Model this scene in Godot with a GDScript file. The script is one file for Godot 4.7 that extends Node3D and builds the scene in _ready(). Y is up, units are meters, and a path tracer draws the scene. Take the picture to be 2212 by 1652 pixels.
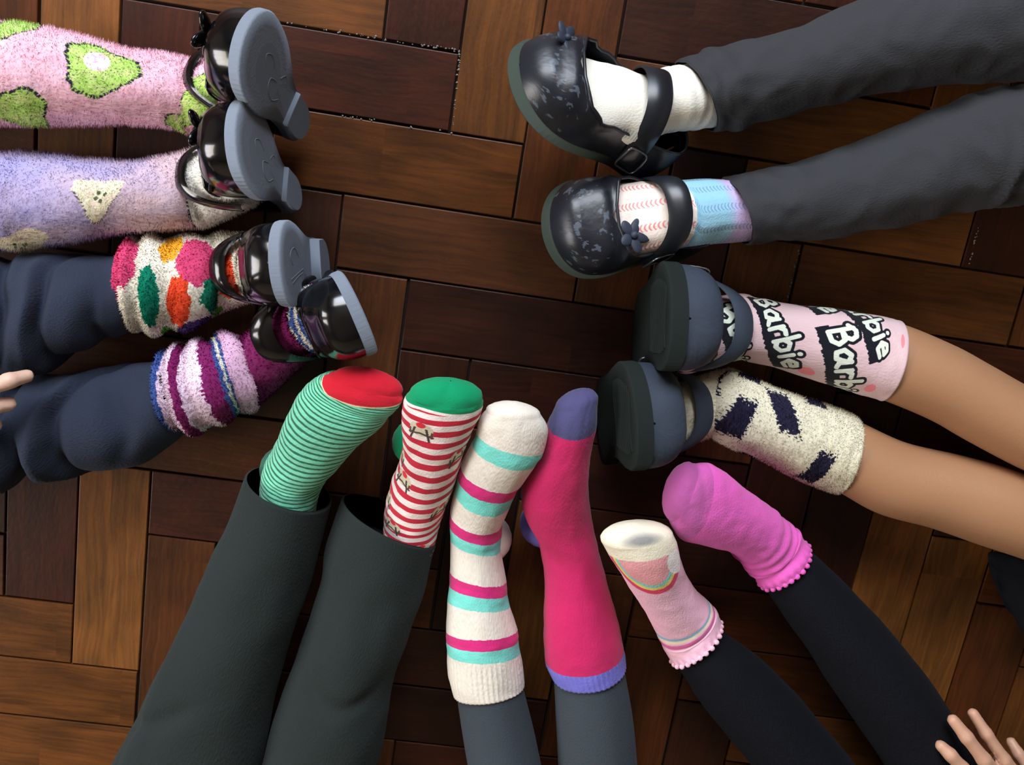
extends Node3D
# Seven children sit on a herringbone parquet floor and put their feet together in a circle to show odd socks.

const F := 2037.0   # focal length in pixels of the 2212 x 1652 frame
const H := 1.05     # height of the camera over the floor
const RX := Vector3(0.9873274, -0.154179, -0.037597)
const RY := Vector3(0.1389562, 0.9543335, -0.2644592)
const RZ := Vector3(0.0766541, 0.2558835, 0.9636637)

var rng := RandomNumberGenerator.new()
var fold := FastNoiseLite.new()
var fine := FastNoiseLite.new()
var knit: NoiseTexture2D
var weave: NoiseTexture2D
var pebble: NoiseTexture2D
var names := {}


func _ready() -> void:
	rng.seed = 7
	# ---- camera
	var cam := Camera3D.new()
	cam.name = "camera"
	var right := Vector3(RX.x, -RX.z, RX.y)
	var down := Vector3(RY.x, -RY.z, RY.y)
	var ahead := Vector3(RZ.x, -RZ.z, RZ.y)
	cam.transform = Transform3D(Basis(right, -down, -ahead).orthonormalized(), Vector3(0, H, 0))
	cam.fov = rad_to_deg(2.0 * atan(826.0 / F))
	cam.near = 0.05
	cam.far = 60.0
	cam.current = true
	add_child(cam)
	# ---- sky and exposure
	var we := WorldEnvironment.new()
	we.name = "environment"
	var env := Environment.new()
	env.background_mode = Environment.BG_SKY
	var sky := Sky.new()
	var sm := ProceduralSkyMaterial.new()
	sm.sky_top_color = Color(0.55, 0.7, 0.95)
	sm.sky_horizon_color = Color(0.85, 0.9, 0.96)
	sm.ground_bottom_color = Color(0.35, 0.36, 0.34)
	sm.ground_horizon_color = Color(0.7, 0.72, 0.72)
	sm.sky_energy_multiplier = 2.0
	sky.sky_material = sm
	env.sky = sky
	env.tonemap_mode = Environment.TONE_MAPPER_LINEAR
	env.tonemap_exposure = 1.0
	env.sdfgi_enabled = true
	env.ssao_enabled = true
	env.ssil_enabled = true
	we.environment = env
	add_child(we)
	# ---- daylight that comes in through the windows
	area_light("window_light", Vector3(-0.5, 1.95, -2.45), Vector3(0.1, 0.1, 0.15), Vector2(2.6, 1.4), Color(0.98, 0.99, 1.0), 16.0)
	area_light("side_window_light", Vector3(-2.75, 1.7, 0.9), Vector3(-0.4, 0.0, 0.9), Vector2(1.8, 1.3), Color(1.0, 0.96, 0.9), 9.0)
	setup_textures()
	build_room()
	build_floor()
	person_white_sheep()
	person_dots()
	person_reindeer()
	person_knee_socks()
	person_rainbow()
	person_bare_legs()
	person_buckle_shoes()


func area_light(called: String, at: Vector3, to: Vector3, size: Vector2, c: Color, e: float) -> void:
	var l := AreaLight3D.new()
	l.name = called
	l.area_size = size
	l.light_color = c
	l.light_energy = e
	l.shadow_enabled = true
	l.area_range = 12.0
	add_child(l)
	l.look_at_from_position(at, to, Vector3.UP)


# ================================================================ helpers

func px(x: float, y: float, h: float) -> Vector3:   # the point at height h seen at pixel (x, y)
	var d := RX * ((x - 1106.0) / F) + RY * ((y - 826.0) / F) + RZ
	var k := (H - h) / d.z
	return Vector3(d.x * k, h, d.y * k)


func c8(r: float, g: float, b: float) -> Color:
	return Color(r / 255.0, g / 255.0, b / 255.0)


func setup_textures() -> void:
	fold.seed = 3
	fold.frequency = 1.0
	fold.fractal_octaves = 2
	fine.seed = 11
	fine.frequency = 1.0
	fine.fractal_octaves = 3
	knit = noise_map(0.16, 5.0, 21)
	weave = noise_map(0.3, 3.0, 22)
	pebble = noise_map(0.05, 3.0, 23)


func noise_map(freq: float, bump: float, sd: int) -> NoiseTexture2D:
	var t := NoiseTexture2D.new()
	var n := FastNoiseLite.new()
	n.seed = sd
	n.frequency = freq
	t.noise = n
	t.width = 512
	t.height = 512
	t.as_normal_map = true
	t.bump_strength = bump
	t.seamless = true
	return t


func mat(c: Color, rough: float, spec := 0.5) -> StandardMaterial3D:
	var m := StandardMaterial3D.new()
	m.albedo_color = c
	m.roughness = rough
	m.metallic_specular = spec
	return m


func cloth(c: Color, nm: Texture2D, amount := 0.6, rim := 0.3, tri := 0.0) -> StandardMaterial3D:
	var m := mat(c, 0.95, 0.2)
	m.normal_enabled = true
	m.normal_texture = nm
	m.normal_scale = amount
	m.rim_enabled = true
	m.rim = rim
	m.rim_tint = 0.7
	if tri > 0.0:
		m.uv1_triplanar = true
		m.uv1_scale = Vector3.ONE * tri
	return m


class MB:   # collects triangles
	var v := PackedVector3Array()
	var n := PackedVector3Array()
	var uv := PackedVector2Array()
	var idx := PackedInt32Array()

	func grid(p: PackedVector3Array, nn: PackedVector3Array, u: PackedVector2Array, rows: int, cols: int) -> void:
		var base := v.size()
		v.append_array(p)
		n.append_array(nn)
		uv.append_array(u)
		var flip := 0.0
		for r in rows - 1:
			for c in cols - 1:
				var a := r * cols + c
				flip += (p[a + 1] - p[a]).cross(p[a + cols] - p[a]).dot(nn[a])
		for r in rows - 1:
			for c in cols - 1:
				var a := base + r * cols + c
				var b := a + 1
				var d := a + cols
				var e := d + 1
				if flip > 0.0:
					idx.append_array(PackedInt32Array([a, d, b, b, d, e]))
				else:
					idx.append_array(PackedInt32Array([a, b, d, b, e, d]))

	func tri(a: Vector3, b: Vector3, c: Vector3, out: Vector3, u := Vector2.ZERO) -> void:
		var g := (b - a).cross(c - a)
		if g.dot(out) > 0.0:
			var t := b
			b = c
			c = t
			g = -g
		var base := v.size()
		var nn := -g.normalized()
		for q in [a, b, c]:
			v.append(q)
			n.append(nn)
			uv.append(u)
			idx.append(v.size() - 1)

	func quad(a: Vector3, b: Vector3, c: Vector3, d: Vector3, out: Vector3) -> void:
		tri(a, b, c, out)
		tri(a, c, d, out)

	func mesh() -> ArrayMesh:
		var arr := []
		arr.resize(Mesh.ARRAY_MAX)
		arr[Mesh.ARRAY_VERTEX] = v
		arr[Mesh.ARRAY_NORMAL] = n
		arr[Mesh.ARRAY_TEX_UV] = uv
		arr[Mesh.ARRAY_INDEX] = idx
		var m := ArrayMesh.new()
		m.add_surface_from_arrays(Mesh.PRIMITIVE_TRIANGLES, arr)
		return m


func obj(called: String, mb: MB, m: Material, parent: Node, label := "") -> MeshInstance3D:
	var o := MeshInstance3D.new()
	o.name = called
	o.mesh = mb.mesh()
	o.material_override = m
	o.cast_shadow = GeometryInstance3D.SHADOW_CASTING_SETTING_ON
	parent.add_child(o, true)
	if label != "":
		o.set_meta("label", label)
	return o


func numbered(called: String) -> String:
	var k: int = names.get(called, 0)
	names[called] = k + 1
	return called if k == 0 else "%s_%03d" % [called, k]


func person(label: String) -> Node3D:
	var o := Node3D.new()
	o.name = numbered("person")
	o.set_meta("label", label)
	o.set_meta("category", "person")
	add_child(o, true)
	return o


# ---- a section of a tube: centre, half-width vector, radius to the front, radius to the back
func sx(lx: float, ly: float, rx: float, ry: float, h: float, tf: float, tb := -1.0, dh := 0.0) -> Array:
	var l := px(lx, ly, h - dh)
	var r := px(rx, ry, h + dh)
	return [(l + r) * 0.5, (r - l) * 0.5, tf, tf if tb < 0.0 else tb]


func cr(a: Variant, b: Variant, c: Variant, d: Variant, t: float) -> Variant:
	return 0.5 * ((2.0 * b) + (c - a) * t + (2.0 * a - 5.0 * b + 4.0 * c - d) * t * t + (3.0 * b - a - 3.0 * c + d) * t * t * t)


# Sweeps a closed ring along the sections. Options: nu, sub, cap_a, cap_b (length of the rounding; -1 a hem, 0 open), lean, disp(u, s)
func loft(mb: MB, secs: Array, o := {}) -> Dictionary:
	var nu: int = o.get("nu", 44)
	var sub: int = o.get("sub", 9)
	var n := secs.size()
	var sv := PackedFloat32Array()
	var cs := PackedVector3Array()
	var hs := PackedVector3Array()
	var tf := PackedFloat32Array()
	var tb := PackedFloat32Array()
	for i in (n - 1) * sub + 1:
		var k := mini(i / sub, n - 2)
		var t := float(i) / sub - k
		var a: Array = secs[maxi(k - 1, 0)]
		var b: Array = secs[k]
		var c: Array = secs[k + 1]
		var d: Array = secs[mini(k + 2, n - 1)]
		sv.append(float(i) / sub)
		cs.append(cr(a[0], b[0], c[0], d[0], t))
		hs.append(cr(a[1], b[1], c[1], d[1], t))
		tf.append(maxf(0.001, cr(a[2], b[2], c[2], d[2], t)))
		tb.append(maxf(0.001, cr(a[3], b[3], c[3], d[3], t)))
	var m := cs.size()
	var tan := PackedVector3Array()
	for i in m:
		tan.append((cs[mini(i + 1, m - 1)] - cs[maxi(i - 1, 0)]).normalized())
	var mid: int = int(m * float(o.get("mid", 0.5)))
	var sg := 1.0 if hs[mid].cross(tan[mid]).dot(Vector3(0, H, 0) - cs[mid]) > 0.0 else -1.0
	var lean: float = o.get("lean", 0.0)
	# rows: [centre, half width, front radius, back radius, normal, s]
	var rows := []
	for i in m:
		var nn := (hs[i].cross(tan[i]) * sg).normalized()
		nn = (nn - tan[i] * lean).normalized()
		rows.append([cs[i], hs[i], tf[i], tb[i], nn, sv[i]])
	var ca: float = o.get("cap_a", 0.0)
	var cb: float = o.get("cap_b", 0.0)
	if ca > 0.0:
		var r0: Array = rows[0]
		for k in 7:
			var q := (6.0 - k) / 7.0 * PI * 0.5 if k < 7 else 0.0
			q = PI * 0.5 * (6.0 - k) / 7.0 if k < 6 else 0.0
			var f := 1.0 - (k + 1) / 7.0
			var ang := f * PI * 0.5
			var sc := maxf(sin(ang), 0.004)
			rows.push_front([r0[0] - tan[0] * ca * cos(ang), r0[1] * sc, r0[2] * sc, r0[3] * sc, r0[4], -cos(ang)])
	elif ca < 0.0:
		var r0: Array = rows[0]
		rows.push_front([r0[0] - tan[0] * 0.001, r0[1] * 0.95, r0[2] * 0.95, r0[3] * 0.95, r0[4], 0.0])
		rows.push_front([r0[0] + tan[0] * 0.03, r0[1] * 0.9, r0[2] * 0.9, r0[3] * 0.9, r0[4], 0.0])
	if cb > 0.0:
		var r1: Array = rows[rows.size() - 1]
		for k in 7:
			var ang := (1.0 - (k + 1) / 7.0) * PI * 0.5
			var sc := maxf(sin(ang), 0.004)
			rows.append([r1[0] + tan[m - 1] * cb * cos(ang), r1[1] * sc, r1[2] * sc, r1[3] * sc, r1[4], n - 1.0 + cos(ang)])
	elif cb < 0.0:
		var r1: Array = rows[rows.size() - 1]
		rows.append([r1[0] + tan[m - 1] * 0.001, r1[1] * 0.95, r1[2] * 0.95, r1[3] * 0.95, r1[4], n - 1.0])
		rows.append([r1[0] - tan[m - 1] * 0.02, r1[1] * 0.9, r1[2] * 0.9, r1[3] * 0.9, r1[4], n - 1.0])
	var bumpy := o.has("disp")
	var disp: Callable = o.get("disp", func(_u: float, _s: float) -> float: return 0.0)
	var cols := nu + 1
	var p := PackedVector3Array()
	var uv := PackedVector2Array()
	var ctr := PackedVector3Array()
	for r in rows:
		for j in cols:
			var th := TAU * (j % nu) / nu
			var si := sin(th)
			var off: Vector3 = r[1] * cos(th) + r[4] * si * (r[2] if si > 0.0 else r[3])
			if bumpy:
				off += off.normalized() * float(disp.call(float(j % nu) / nu, r[5]))
			var q: Vector3 = r[0] + off
			if q.y < 0.0015:
				q.y = 0.0015
			p.append(q)
			ctr.append(r[0])
			uv.append(Vector2(float(j) / nu, (r[5] + 1.0) / (n + 1.0)))
	var nr := rows.size()
	var nrm := PackedVector3Array()
	for i in nr:
		for j in cols:
			var jj := j % nu
			var du := p[i * cols + (jj + 1) % nu] - p[i * cols + (jj + nu - 1) % nu]
			var i0 := maxi(i - 1, 0)
			var i1 := mini(i + 1, nr - 1)
			var ds := p[i1 * cols + jj] - p[i0 * cols + jj]
			var g := du.cross(ds)
			var out := p[i * cols + j] - ctr[i * cols + j]
			if g.length_squared() < 1e-18:
				g = out
			if g.dot(out) < 0.0:
				g = -g
			nrm.append(g.normalized())
	# poles point along the tube
	if ca > 0.0:
		for j in cols:
			nrm[j] = -tan[0]
	if cb > 0.0:
		for j in cols:
			nrm[(nr - 1) * cols + j] = tan[m - 1]
	mb.grid(p, nrm, uv, nr, cols)
	return {"p": p, "n": nrm, "uv": uv, "rows": nr, "cols": cols, "count": n}


func ball(mb: MB, c: Vector3, r: Vector3, b := Basis(), uvp := Vector2.ZERO) -> void:
	var p := PackedVector3Array()
	var nn := PackedVector3Array()
	var u := PackedVector2Array()
	for i in 13:
		var la := PI * i / 12.0
		for j in 21:
			var lo := TAU * (j % 20) / 20.0
			var d := Vector3(sin(la) * cos(lo), cos(la), sin(la) * sin(lo))
			p.append(c + b * (d * r))
			nn.append((b * (d / r)).normalized())
			u.append(uvp)
	mb.grid(p, nn, u, 13, 21)


func tube(mb: MB, pts: PackedVector3Array, r: float, seg := 8, closed := false, flat := Vector3.ZERO, flat_by := 1.0) -> void:
	var p := PackedVector3Array()
	var nn := PackedVector3Array()
	var u := PackedVector2Array()
	var m := pts.size()
	var rows := m + 1 if closed else m
	var up := Vector3(0.13, 0.97, 0.21).normalized()
	var side := Vector3.ZERO
	for k in rows:
		var i := k % m
		var t: Vector3
		if closed:
			t = (pts[(i + 1) % m] - pts[(i + m - 1) % m]).normalized()
		else:
			t = (pts[mini(i + 1, m - 1)] - pts[maxi(i - 1, 0)]).normalized()
		if side == Vector3.ZERO:
			side = t.cross(up).normalized()
		side = (side - t * side.dot(t)).normalized()
		var w := t.cross(side)
		for j in seg + 1:
			var a := TAU * (j % seg) / seg
			var d := side * cos(a) + w * sin(a)
			var off := d * r
			if flat != Vector3.ZERO:
				off -= flat * off.dot(flat) * (1.0 - flat_by)
			p.append(pts[i] + off)
			nn.append(d)
			u.append(Vector2(float(j) / seg, float(k) / rows))
	mb.grid(p, nn, u, rows, seg + 1)
	if not closed:
		for e in [0, m - 1]:
			var t: Vector3 = (pts[1] - pts[0]).normalized() * -1.0 if e == 0 else (pts[m - 1] - pts[m - 2]).normalized()
			for j in seg:
				mb.tri(pts[e], p[e * (seg + 1) + j], p[e * (seg + 1) + j + 1], t)


func paint(w: int, h: int, n: int, fn: Callable) -> ImageTexture:   # fn(u, s) gives the sRGB colour of the knit at that place
	var data := PackedByteArray()
	data.resize(w * h * 3)
	var k := 0
	for y in h:
		var s := (y + 0.5) / h * (n + 1.0) - 1.0
		for x in w:
			var c: Color = fn.call((x + 0.5) / w, s)
			data[k] = int(clampf(c.r, 0.0, 1.0) * 255.0)
			data[k + 1] = int(clampf(c.g, 0.0, 1.0) * 255.0)
			data[k + 2] = int(clampf(c.b, 0.0, 1.0) * 255.0)
			k += 3
	return ImageTexture.create_from_image(Image.create_from_data(w, h, false, Image.FORMAT_RGB8, data))


func knitted(fn: Callable, n: int, w := 320, h := 640, amount := 0.13, rim := 0.25) -> StandardMaterial3D:
	var m := cloth(Color.WHITE, knit, amount, rim)
	m.albedo_texture = paint(w, h, n, fn)
	return m


# short soft fibres standing on a swept surface, coloured like the knit under them
func fibres(l: Dictionary, fn: Callable, count: int, long: float, thick: float, parent: Node, s_from := -1.0, s_to := 99.0) -> void:
	var v := PackedVector3Array()
	var nn := PackedVector3Array()
	var col := PackedColorArray()
	var idx := PackedInt32Array()
	var p: PackedVector3Array = l.p
	var nr: PackedVector3Array = l.n
	var uv: PackedVector2Array = l.uv
	var cols: int = l.cols
	var rows: int = l.rows
	var made := 0
	var tries := 0
	while made < count and tries < count * 6:
		tries += 1
		var i := rng.randi_range(0, rows - 2)
		var j := rng.randi_range(0, cols - 2)
		var a := i * cols + j
		var f := rng.randf()
		var g := rng.randf()
		var t := uv[a].lerp(uv[a + cols], f)
		var s: float = t.y * (l.count + 1.0) - 1.0
		if s < s_from or s > minf(s_to, l.count - 1.03):
			continue
		var at := p[a].lerp(p[a + cols], f).lerp(p[a + 1].lerp(p[a + cols + 1], f), g)
		if at.y < 0.008:
			continue
		var up := nr[a].lerp(nr[a + cols + 1], 0.5)
		if up.y < -0.6:
			continue
		var u := (uv[a].x * (1.0 - g) + uv[a + 1].x * g)
		var c: Color = fn.call(u, s)
		var lin := c.srgb_to_linear()
		var rnd := Vector3(rng.randf_range(-1, 1), rng.randf_range(-1, 1), rng.randf_range(-1, 1))
		var side := up.cross(rnd).normalized() * thick
		var tip := at + (up + rnd * 0.7).normalized() * long * rng.randf_range(0.5, 1.2)
		var b := v.size()
		if side.cross(tip - at).dot(up) > 0.0:
			side = -side
		v.append_array(PackedVector3Array([at - side, at + side, tip]))
		nn.append_array(PackedVector3Array([up, up, up]))
		col.append_array(PackedColorArray([lin, lin, lin]))
		idx.append_array(PackedInt32Array([b, b + 1, b + 2]))
		made += 1
	var arr := []
	arr.resize(Mesh.ARRAY_MAX)
	arr[Mesh.ARRAY_VERTEX] = v
	arr[Mesh.ARRAY_NORMAL] = nn
	arr[Mesh.ARRAY_COLOR] = col
	arr[Mesh.ARRAY_INDEX] = idx
	var me := ArrayMesh.new()
	me.add_surface_from_arrays(Mesh.PRIMITIVE_TRIANGLES, arr)
	var m := mat(Color.WHITE, 1.0, 0.1)
	m.vertex_color_use_as_albedo = true
	m.cull_mode = BaseMaterial3D.CULL_DISABLED
	var o := MeshInstance3D.new()
	o.name = "pile"
	o.mesh = me
	o.material_override = m
	o.set_meta("kind", "stuff")
	parent.add_child(o, true)


func nz(x: float, y: float, f := 1.0) -> float:
	return fine.get_noise_2d(x * f, y * f)


# round the ring without a seam
func nring(u: float, s: float, k: float, f: float, off := 0.0) -> float:
	return fold.get_noise_3d(cos(u * TAU) * k + off, sin(u * TAU) * k, s * f)


# ================================================================ room and floor

func structure(called: String, mb: MB, m: Material) -> MeshInstance3D:
	var o := obj(called, mb, m, self)
	o.set_meta("kind", "structure")
	return o


func box(mb: MB, a: Vector3, b: Vector3) -> void:
	var lo := Vector3(minf(a.x, b.x), minf(a.y, b.y), minf(a.z, b.z))
	var hi := Vector3(maxf(a.x, b.x), maxf(a.y, b.y), maxf(a.z, b.z))
	for ax in 3:
		for sgn in [-1, 1]:
			var out := Vector3.ZERO
			out[ax] = sgn
			var q := lo if sgn < 0 else hi
			var i := (ax + 1) % 3
			var j := (ax + 2) % 3
			var p0 := q
			p0[i] = lo[i]
			p0[j] = lo[j]
			var p1 := p0
			p1[i] = hi[i]
			var p2 := p1
			p2[j] = hi[j]
			var p3 := p0
			p3[j] = hi[j]
			mb.quad(p0, p1, p2, p3, out)


func build_room() -> void:
	var wall := mat(c8(150, 136, 116), 0.9)
	var white := mat(c8(150, 142, 130), 0.8)
	var skirting := mat(c8(70, 42, 28), 0.5)
	var x0 := -3.0
	var x1 := 3.2
	var z0 := -2.7
	var z1 := 3.3
	var top := 2.9
	var t := 0.15
	# back wall (behind the top of the picture) with a wide window opening
	var mb := MB.new()
	box(mb, Vector3(x0 - t, -0.05, z0 - t), Vector3(-1.9, top, z0))
	box(mb, Vector3(0.9, -0.05, z0 - t), Vector3(x1 + t, top, z0))
	box(mb, Vector3(-1.9, -0.05, z0 - t), Vector3(0.9, 1.15, z0))
	box(mb, Vector3(-1.9, 2.7, z0 - t), Vector3(0.9, top, z0))
	structure("wall_back", mb, wall)
	mb = MB.new()
	box(mb, Vector3(x0 - t, -0.05, z0), Vector3(x0, top, -0.1))
	box(mb, Vector3(x0 - t, -0.05, 1.9), Vector3(x0, top, z1))
	box(mb, Vector3(x0 - t, -0.05, -0.1), Vector3(x0, 1.0, 1.9))
	box(mb, Vector3(x0 - t, 2.4, -0.1), Vector3(x0, top, 1.9))
	structure("wall_left", mb, wall)
	mb = MB.new()
	box(mb, Vector3(x1, -0.05, z0), Vector3(x1 + t, top, z1))
	structure("wall_right", mb, wall)
	mb = MB.new()
	box(mb, Vector3(x0 - t, -0.05, z1), Vector3(x1 + t, top, z1 + t))
	structure("wall_front", mb, wall)
	mb = MB.new()
	box(mb, Vector3(x0 - t, top, z0 - t), Vector3(x1 + t, top + 0.12, z1 + t))
	structure("ceiling", mb, white)
	# windows: frame, glazing bars and panes
	var glass := mat(Color(0.9, 0.95, 1.0, 0.06), 0.05)
	glass.transparency = BaseMaterial3D.TRANSPARENCY_ALPHA
	for w in [[0, -1.9, 0.9, 1.15, 2.7], [1, -0.1, 1.9, 1.0, 2.4]]:
		var fr := MB.new()
		var back: bool = w[0] == 0
		var at := func(u: float, y: float, d: float) -> Vector3:
			return Vector3(u, y, z0 - 0.08 + d) if back else Vector3(x0 - 0.08 + d, y, u)
		for k in 4:
			var u: float = lerpf(w[1] + 0.03, w[2] - 0.03, k / 3.0)
			box(fr, at.call(u - 0.03, w[3], -0.03), at.call(u + 0.03, w[4], 0.03))
		for y in [w[3] + 0.03, w[4] - 0.03]:
			box(fr, at.call(w[1], y - 0.03, -0.029), at.call(w[2], y + 0.03, 0.029))
		var o := structure("window_1" if back else "window_2", fr, white)
		for k in 3:
			var pane := MB.new()
			box(pane, at.call(lerpf(w[1] + 0.03, w[2] - 0.03, k / 3.0) + 0.03, w[3] + 0.06, -0.003), at.call(lerpf(w[1] + 0.03, w[2] - 0.03, (k + 1) / 3.0) - 0.03, w[4] - 0.06, 0.003))
			obj("pane", pane, glass, o)
	for b in [["baseboard_back", Vector3(x0, 0, z0), Vector3(x1, 0.09, z0 + 0.015)], ["baseboard_left", Vector3(x0, 0, z0), Vector3(x0 + 0.015, 0.09, z1)], ["baseboard_right", Vector3(x1 - 0.015, 0, z0), Vector3(x1, 0.09, z1)], ["baseboard_front", Vector3(x0, 0, z1 - 0.015), Vector3(x1, 0.09, z1)]]:
		mb = MB.new()
		box(mb, b[1], b[2])
		structure(b[0], mb, skirting)


func wood_texture(sd: int) -> ImageTexture:
	var n := FastNoiseLite.new()
	n.seed = sd
	n.frequency = 1.0
	n.fractal_octaves = 3
	var w := 256
	var h := 512
	var data := PackedByteArray()
	data.resize(w * h * 3)
	var k := 0
	for y in h:
		for x in w:
			var a := x / 256.0
			var b := y / 512.0
			var wav := a + 0.05 * n.get_noise_2d(b * 1.6, a * 1.2)
			var g := n.get_noise_2d(wav * 26.0, b * 1.5)
			var pore := n.get_noise_2d(wav * 120.0 + 40.0, b * 7.0)
			var blot := n.get_noise_2d(a * 2.0 + 9.0, b * 2.2)
			var v := 0.78 + 0.13 * g + 0.2 * blot
			if pore > 0.3:
				v -= 0.06
			data[k] = int(clampf(v + 0.02, 0.0, 1.0) * 255.0)
			data[k + 1] = int(clampf(v - 0.02 * blot, 0.0, 1.0) * 255.0)
			data[k + 2] = int(clampf(v - 0.05 * g, 0.0, 1.0) * 255.0)
			k += 3
	return ImageTexture.create_from_image(Image.create_from_data(w, h, false, Image.FORMAT_RGB8, data))


func build_floor() -> void:
	var mb := MB.new()
	box(mb, Vector3(-3.15, -0.05, -2.85), Vector3(3.35, -0.006, 3.45))
	var sub := mat(c8(26, 18, 14), 0.95)
	var fl := structure("floor", mb, sub)
	var w := 0.0777 * H
	var L := 0.2555 * H
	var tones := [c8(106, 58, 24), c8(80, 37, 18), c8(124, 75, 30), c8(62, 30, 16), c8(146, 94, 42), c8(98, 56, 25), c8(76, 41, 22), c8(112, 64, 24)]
	var tex := [wood_texture(1), wood_texture(2), wood_texture(3)]
	var mats := []
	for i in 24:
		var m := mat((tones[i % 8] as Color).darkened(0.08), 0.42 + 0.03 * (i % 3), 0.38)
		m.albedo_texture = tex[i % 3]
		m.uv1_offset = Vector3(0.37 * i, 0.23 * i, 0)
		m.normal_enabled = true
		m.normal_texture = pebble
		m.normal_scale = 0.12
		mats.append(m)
	# one block, bevelled, its length along z
	var bm := MB.new()
	var gx := w * 0.5 - 0.0007
	var gz := L * 0.5 - 0.0007
	var bv := 0.0011
	var ring := func(ix: float, y: float) -> PackedVector3Array:
		return PackedVector3Array([Vector3(-gx + ix, y, -gz + ix), Vector3(gx - ix, y, -gz + ix), Vector3(gx - ix, y, gz - ix), Vector3(-gx + ix, y, gz - ix)])
	var rings := [ring.call(0.0, -0.008), ring.call(0.0, -0.0011), ring.call(bv * 0.35, -0.0003), ring.call(bv, 0.0)]
	for k in 3:
		for e in 4:
			var q0: Vector3 = rings[k][e]
			var q1: Vector3 = rings[k][(e + 1) % 4]
			bm.quad(q0, q1, rings[k + 1][(e + 1) % 4], rings[k + 1][e], (q0 + q1) * Vector3(1, 0, 1) + Vector3(0, 0.002, 0))
	bm.quad(rings[3][0], rings[3][1], rings[3][2], rings[3][3], Vector3.UP)
	for i in bm.v.size():
		bm.uv[i] = Vector2(bm.v[i].x / 0.16 + 0.5, bm.v[i].z / 0.32 + 0.5)
	var me := bm.mesh()
	# tones for blocks in view, by lattice place; dark middle ones have shade painted in
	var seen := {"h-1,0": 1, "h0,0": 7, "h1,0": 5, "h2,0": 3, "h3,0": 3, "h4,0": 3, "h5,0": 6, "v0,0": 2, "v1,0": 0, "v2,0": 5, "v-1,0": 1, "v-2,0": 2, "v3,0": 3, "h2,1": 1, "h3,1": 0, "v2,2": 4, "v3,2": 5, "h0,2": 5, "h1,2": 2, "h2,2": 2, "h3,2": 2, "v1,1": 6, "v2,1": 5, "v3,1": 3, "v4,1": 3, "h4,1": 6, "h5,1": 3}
	var count := 0
	for m in range(-4, 6):
		for k in range(-16, 20):
			for dir in 2:
				var cx: float
				var cz: float
				if dir == 0:
					cx = 0.053 * H + w * k - m * L - L * 0.5
					cz = 0.0125 * H + w * k + m * L + w * 0.5
				else:
					cx = 0.053 * H + w * k - m * L - w * 0.5
					cz = 0.0125 * H + w * k + m * L - L * 0.5
				if cx < -1.13 or cx > 1.48 or cz < -0.82 or cz > 1.52:
					continue
				var key := "%s%d,%d" % ["h" if dir == 0 else "v", k, m]
				var r := rng.randi()
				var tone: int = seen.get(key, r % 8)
				var o := MeshInstance3D.new()
				o.name = "parquet_block"
				o.mesh = me
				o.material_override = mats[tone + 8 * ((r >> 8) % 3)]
				o.rotation = Vector3(rng.randf_range(-0.002, 0.002), PI * 0.5 if dir == 0 else 0.0, rng.randf_range(-0.004, 0.004))
				o.position = Vector3(cx, rng.randf_range(-0.0006, 0.0), cz)
				o.scale = Vector3(rng.randf_range(0.978, 1.0), 1.0, rng.randf_range(0.991, 1.0))
				if (r >> 12) % 2:
					o.rotation.y += PI
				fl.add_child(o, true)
				count += 1
	# farther out the blocks run on as one surface
	mb = MB.new()
	for q in [[-3.0, -2.7, 3.2, -0.7], [-3.0, 1.4, 3.2, 3.3], [-3.0, -0.7, -1.0, 1.4], [1.35, -0.7, 3.2, 1.4]]:
		box(mb, Vector3(q[0], -0.006, q[1]), Vector3(q[2], -0.002, q[3]))
	var far := mat(c8(96, 54, 30), 0.4)
	far.albedo_texture = tex[1]
	far.uv1_triplanar = true
	far.uv1_scale = Vector3(4, 4, 4)
	obj("far_parquet", mb, far, fl)
	# crumbs of dirt and old filler lying in the wider joints
	mb = MB.new()
	for q in [[606, 48, 992, 110, 46], [993, 113, 979, 268, 26], [1729, 528, 1700, 646, 22], [2112, 490, 2093, 578, 22], [720, 246, 980, 288, 14]]:
		for k in int(q[4]):
			var t := rng.randf()
			var at := px(lerpf(q[0], q[2], t) + rng.randf_range(-2, 2), lerpf(q[1], q[3], t) + rng.randf_range(-3, 3), 0.0) + Vector3(0, 0.0002, 0)
			var r := rng.randf_range(0.0004, 0.0011)
			var dirs := [Vector3(r * 1.5, 0, 0), Vector3(0, 0, r), Vector3(-r, 0, 0.2 * r), Vector3(0.2 * r, 0, -r * 1.3)]
			for e in 4:
				mb.tri(at + dirs[e], at + dirs[(e + 1) % 4], at + Vector3(0, r, 0), dirs[e] + dirs[(e + 1) % 4] + Vector3(0, r, 0))
	var crumbs := obj("crumbs", mb, mat(c8(142, 140, 132), 0.7), fl)
	crumbs.set_meta("kind", "stuff")


# ================================================================ shoes

# heel and toe: middle of the sole's ends; across: pixel step and rise from one side of the sole to the other; top: a point on the foot's side
func shoe_frame(heel: Vector3, toe: Vector3, across: Vector3, top: Vector3) -> Dictionary:
	var x := (toe - heel).normalized()
	var z := (across - x * across.dot(x)).normalized()
	var y := z.cross(x)
	if y.dot(top - (heel + toe) * 0.5) < 0.0:
		y = -y
	return {"t": Transform3D(Basis(x, y, z), heel), "len": heel.distance_to(toe), "w": across.length()}


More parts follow.
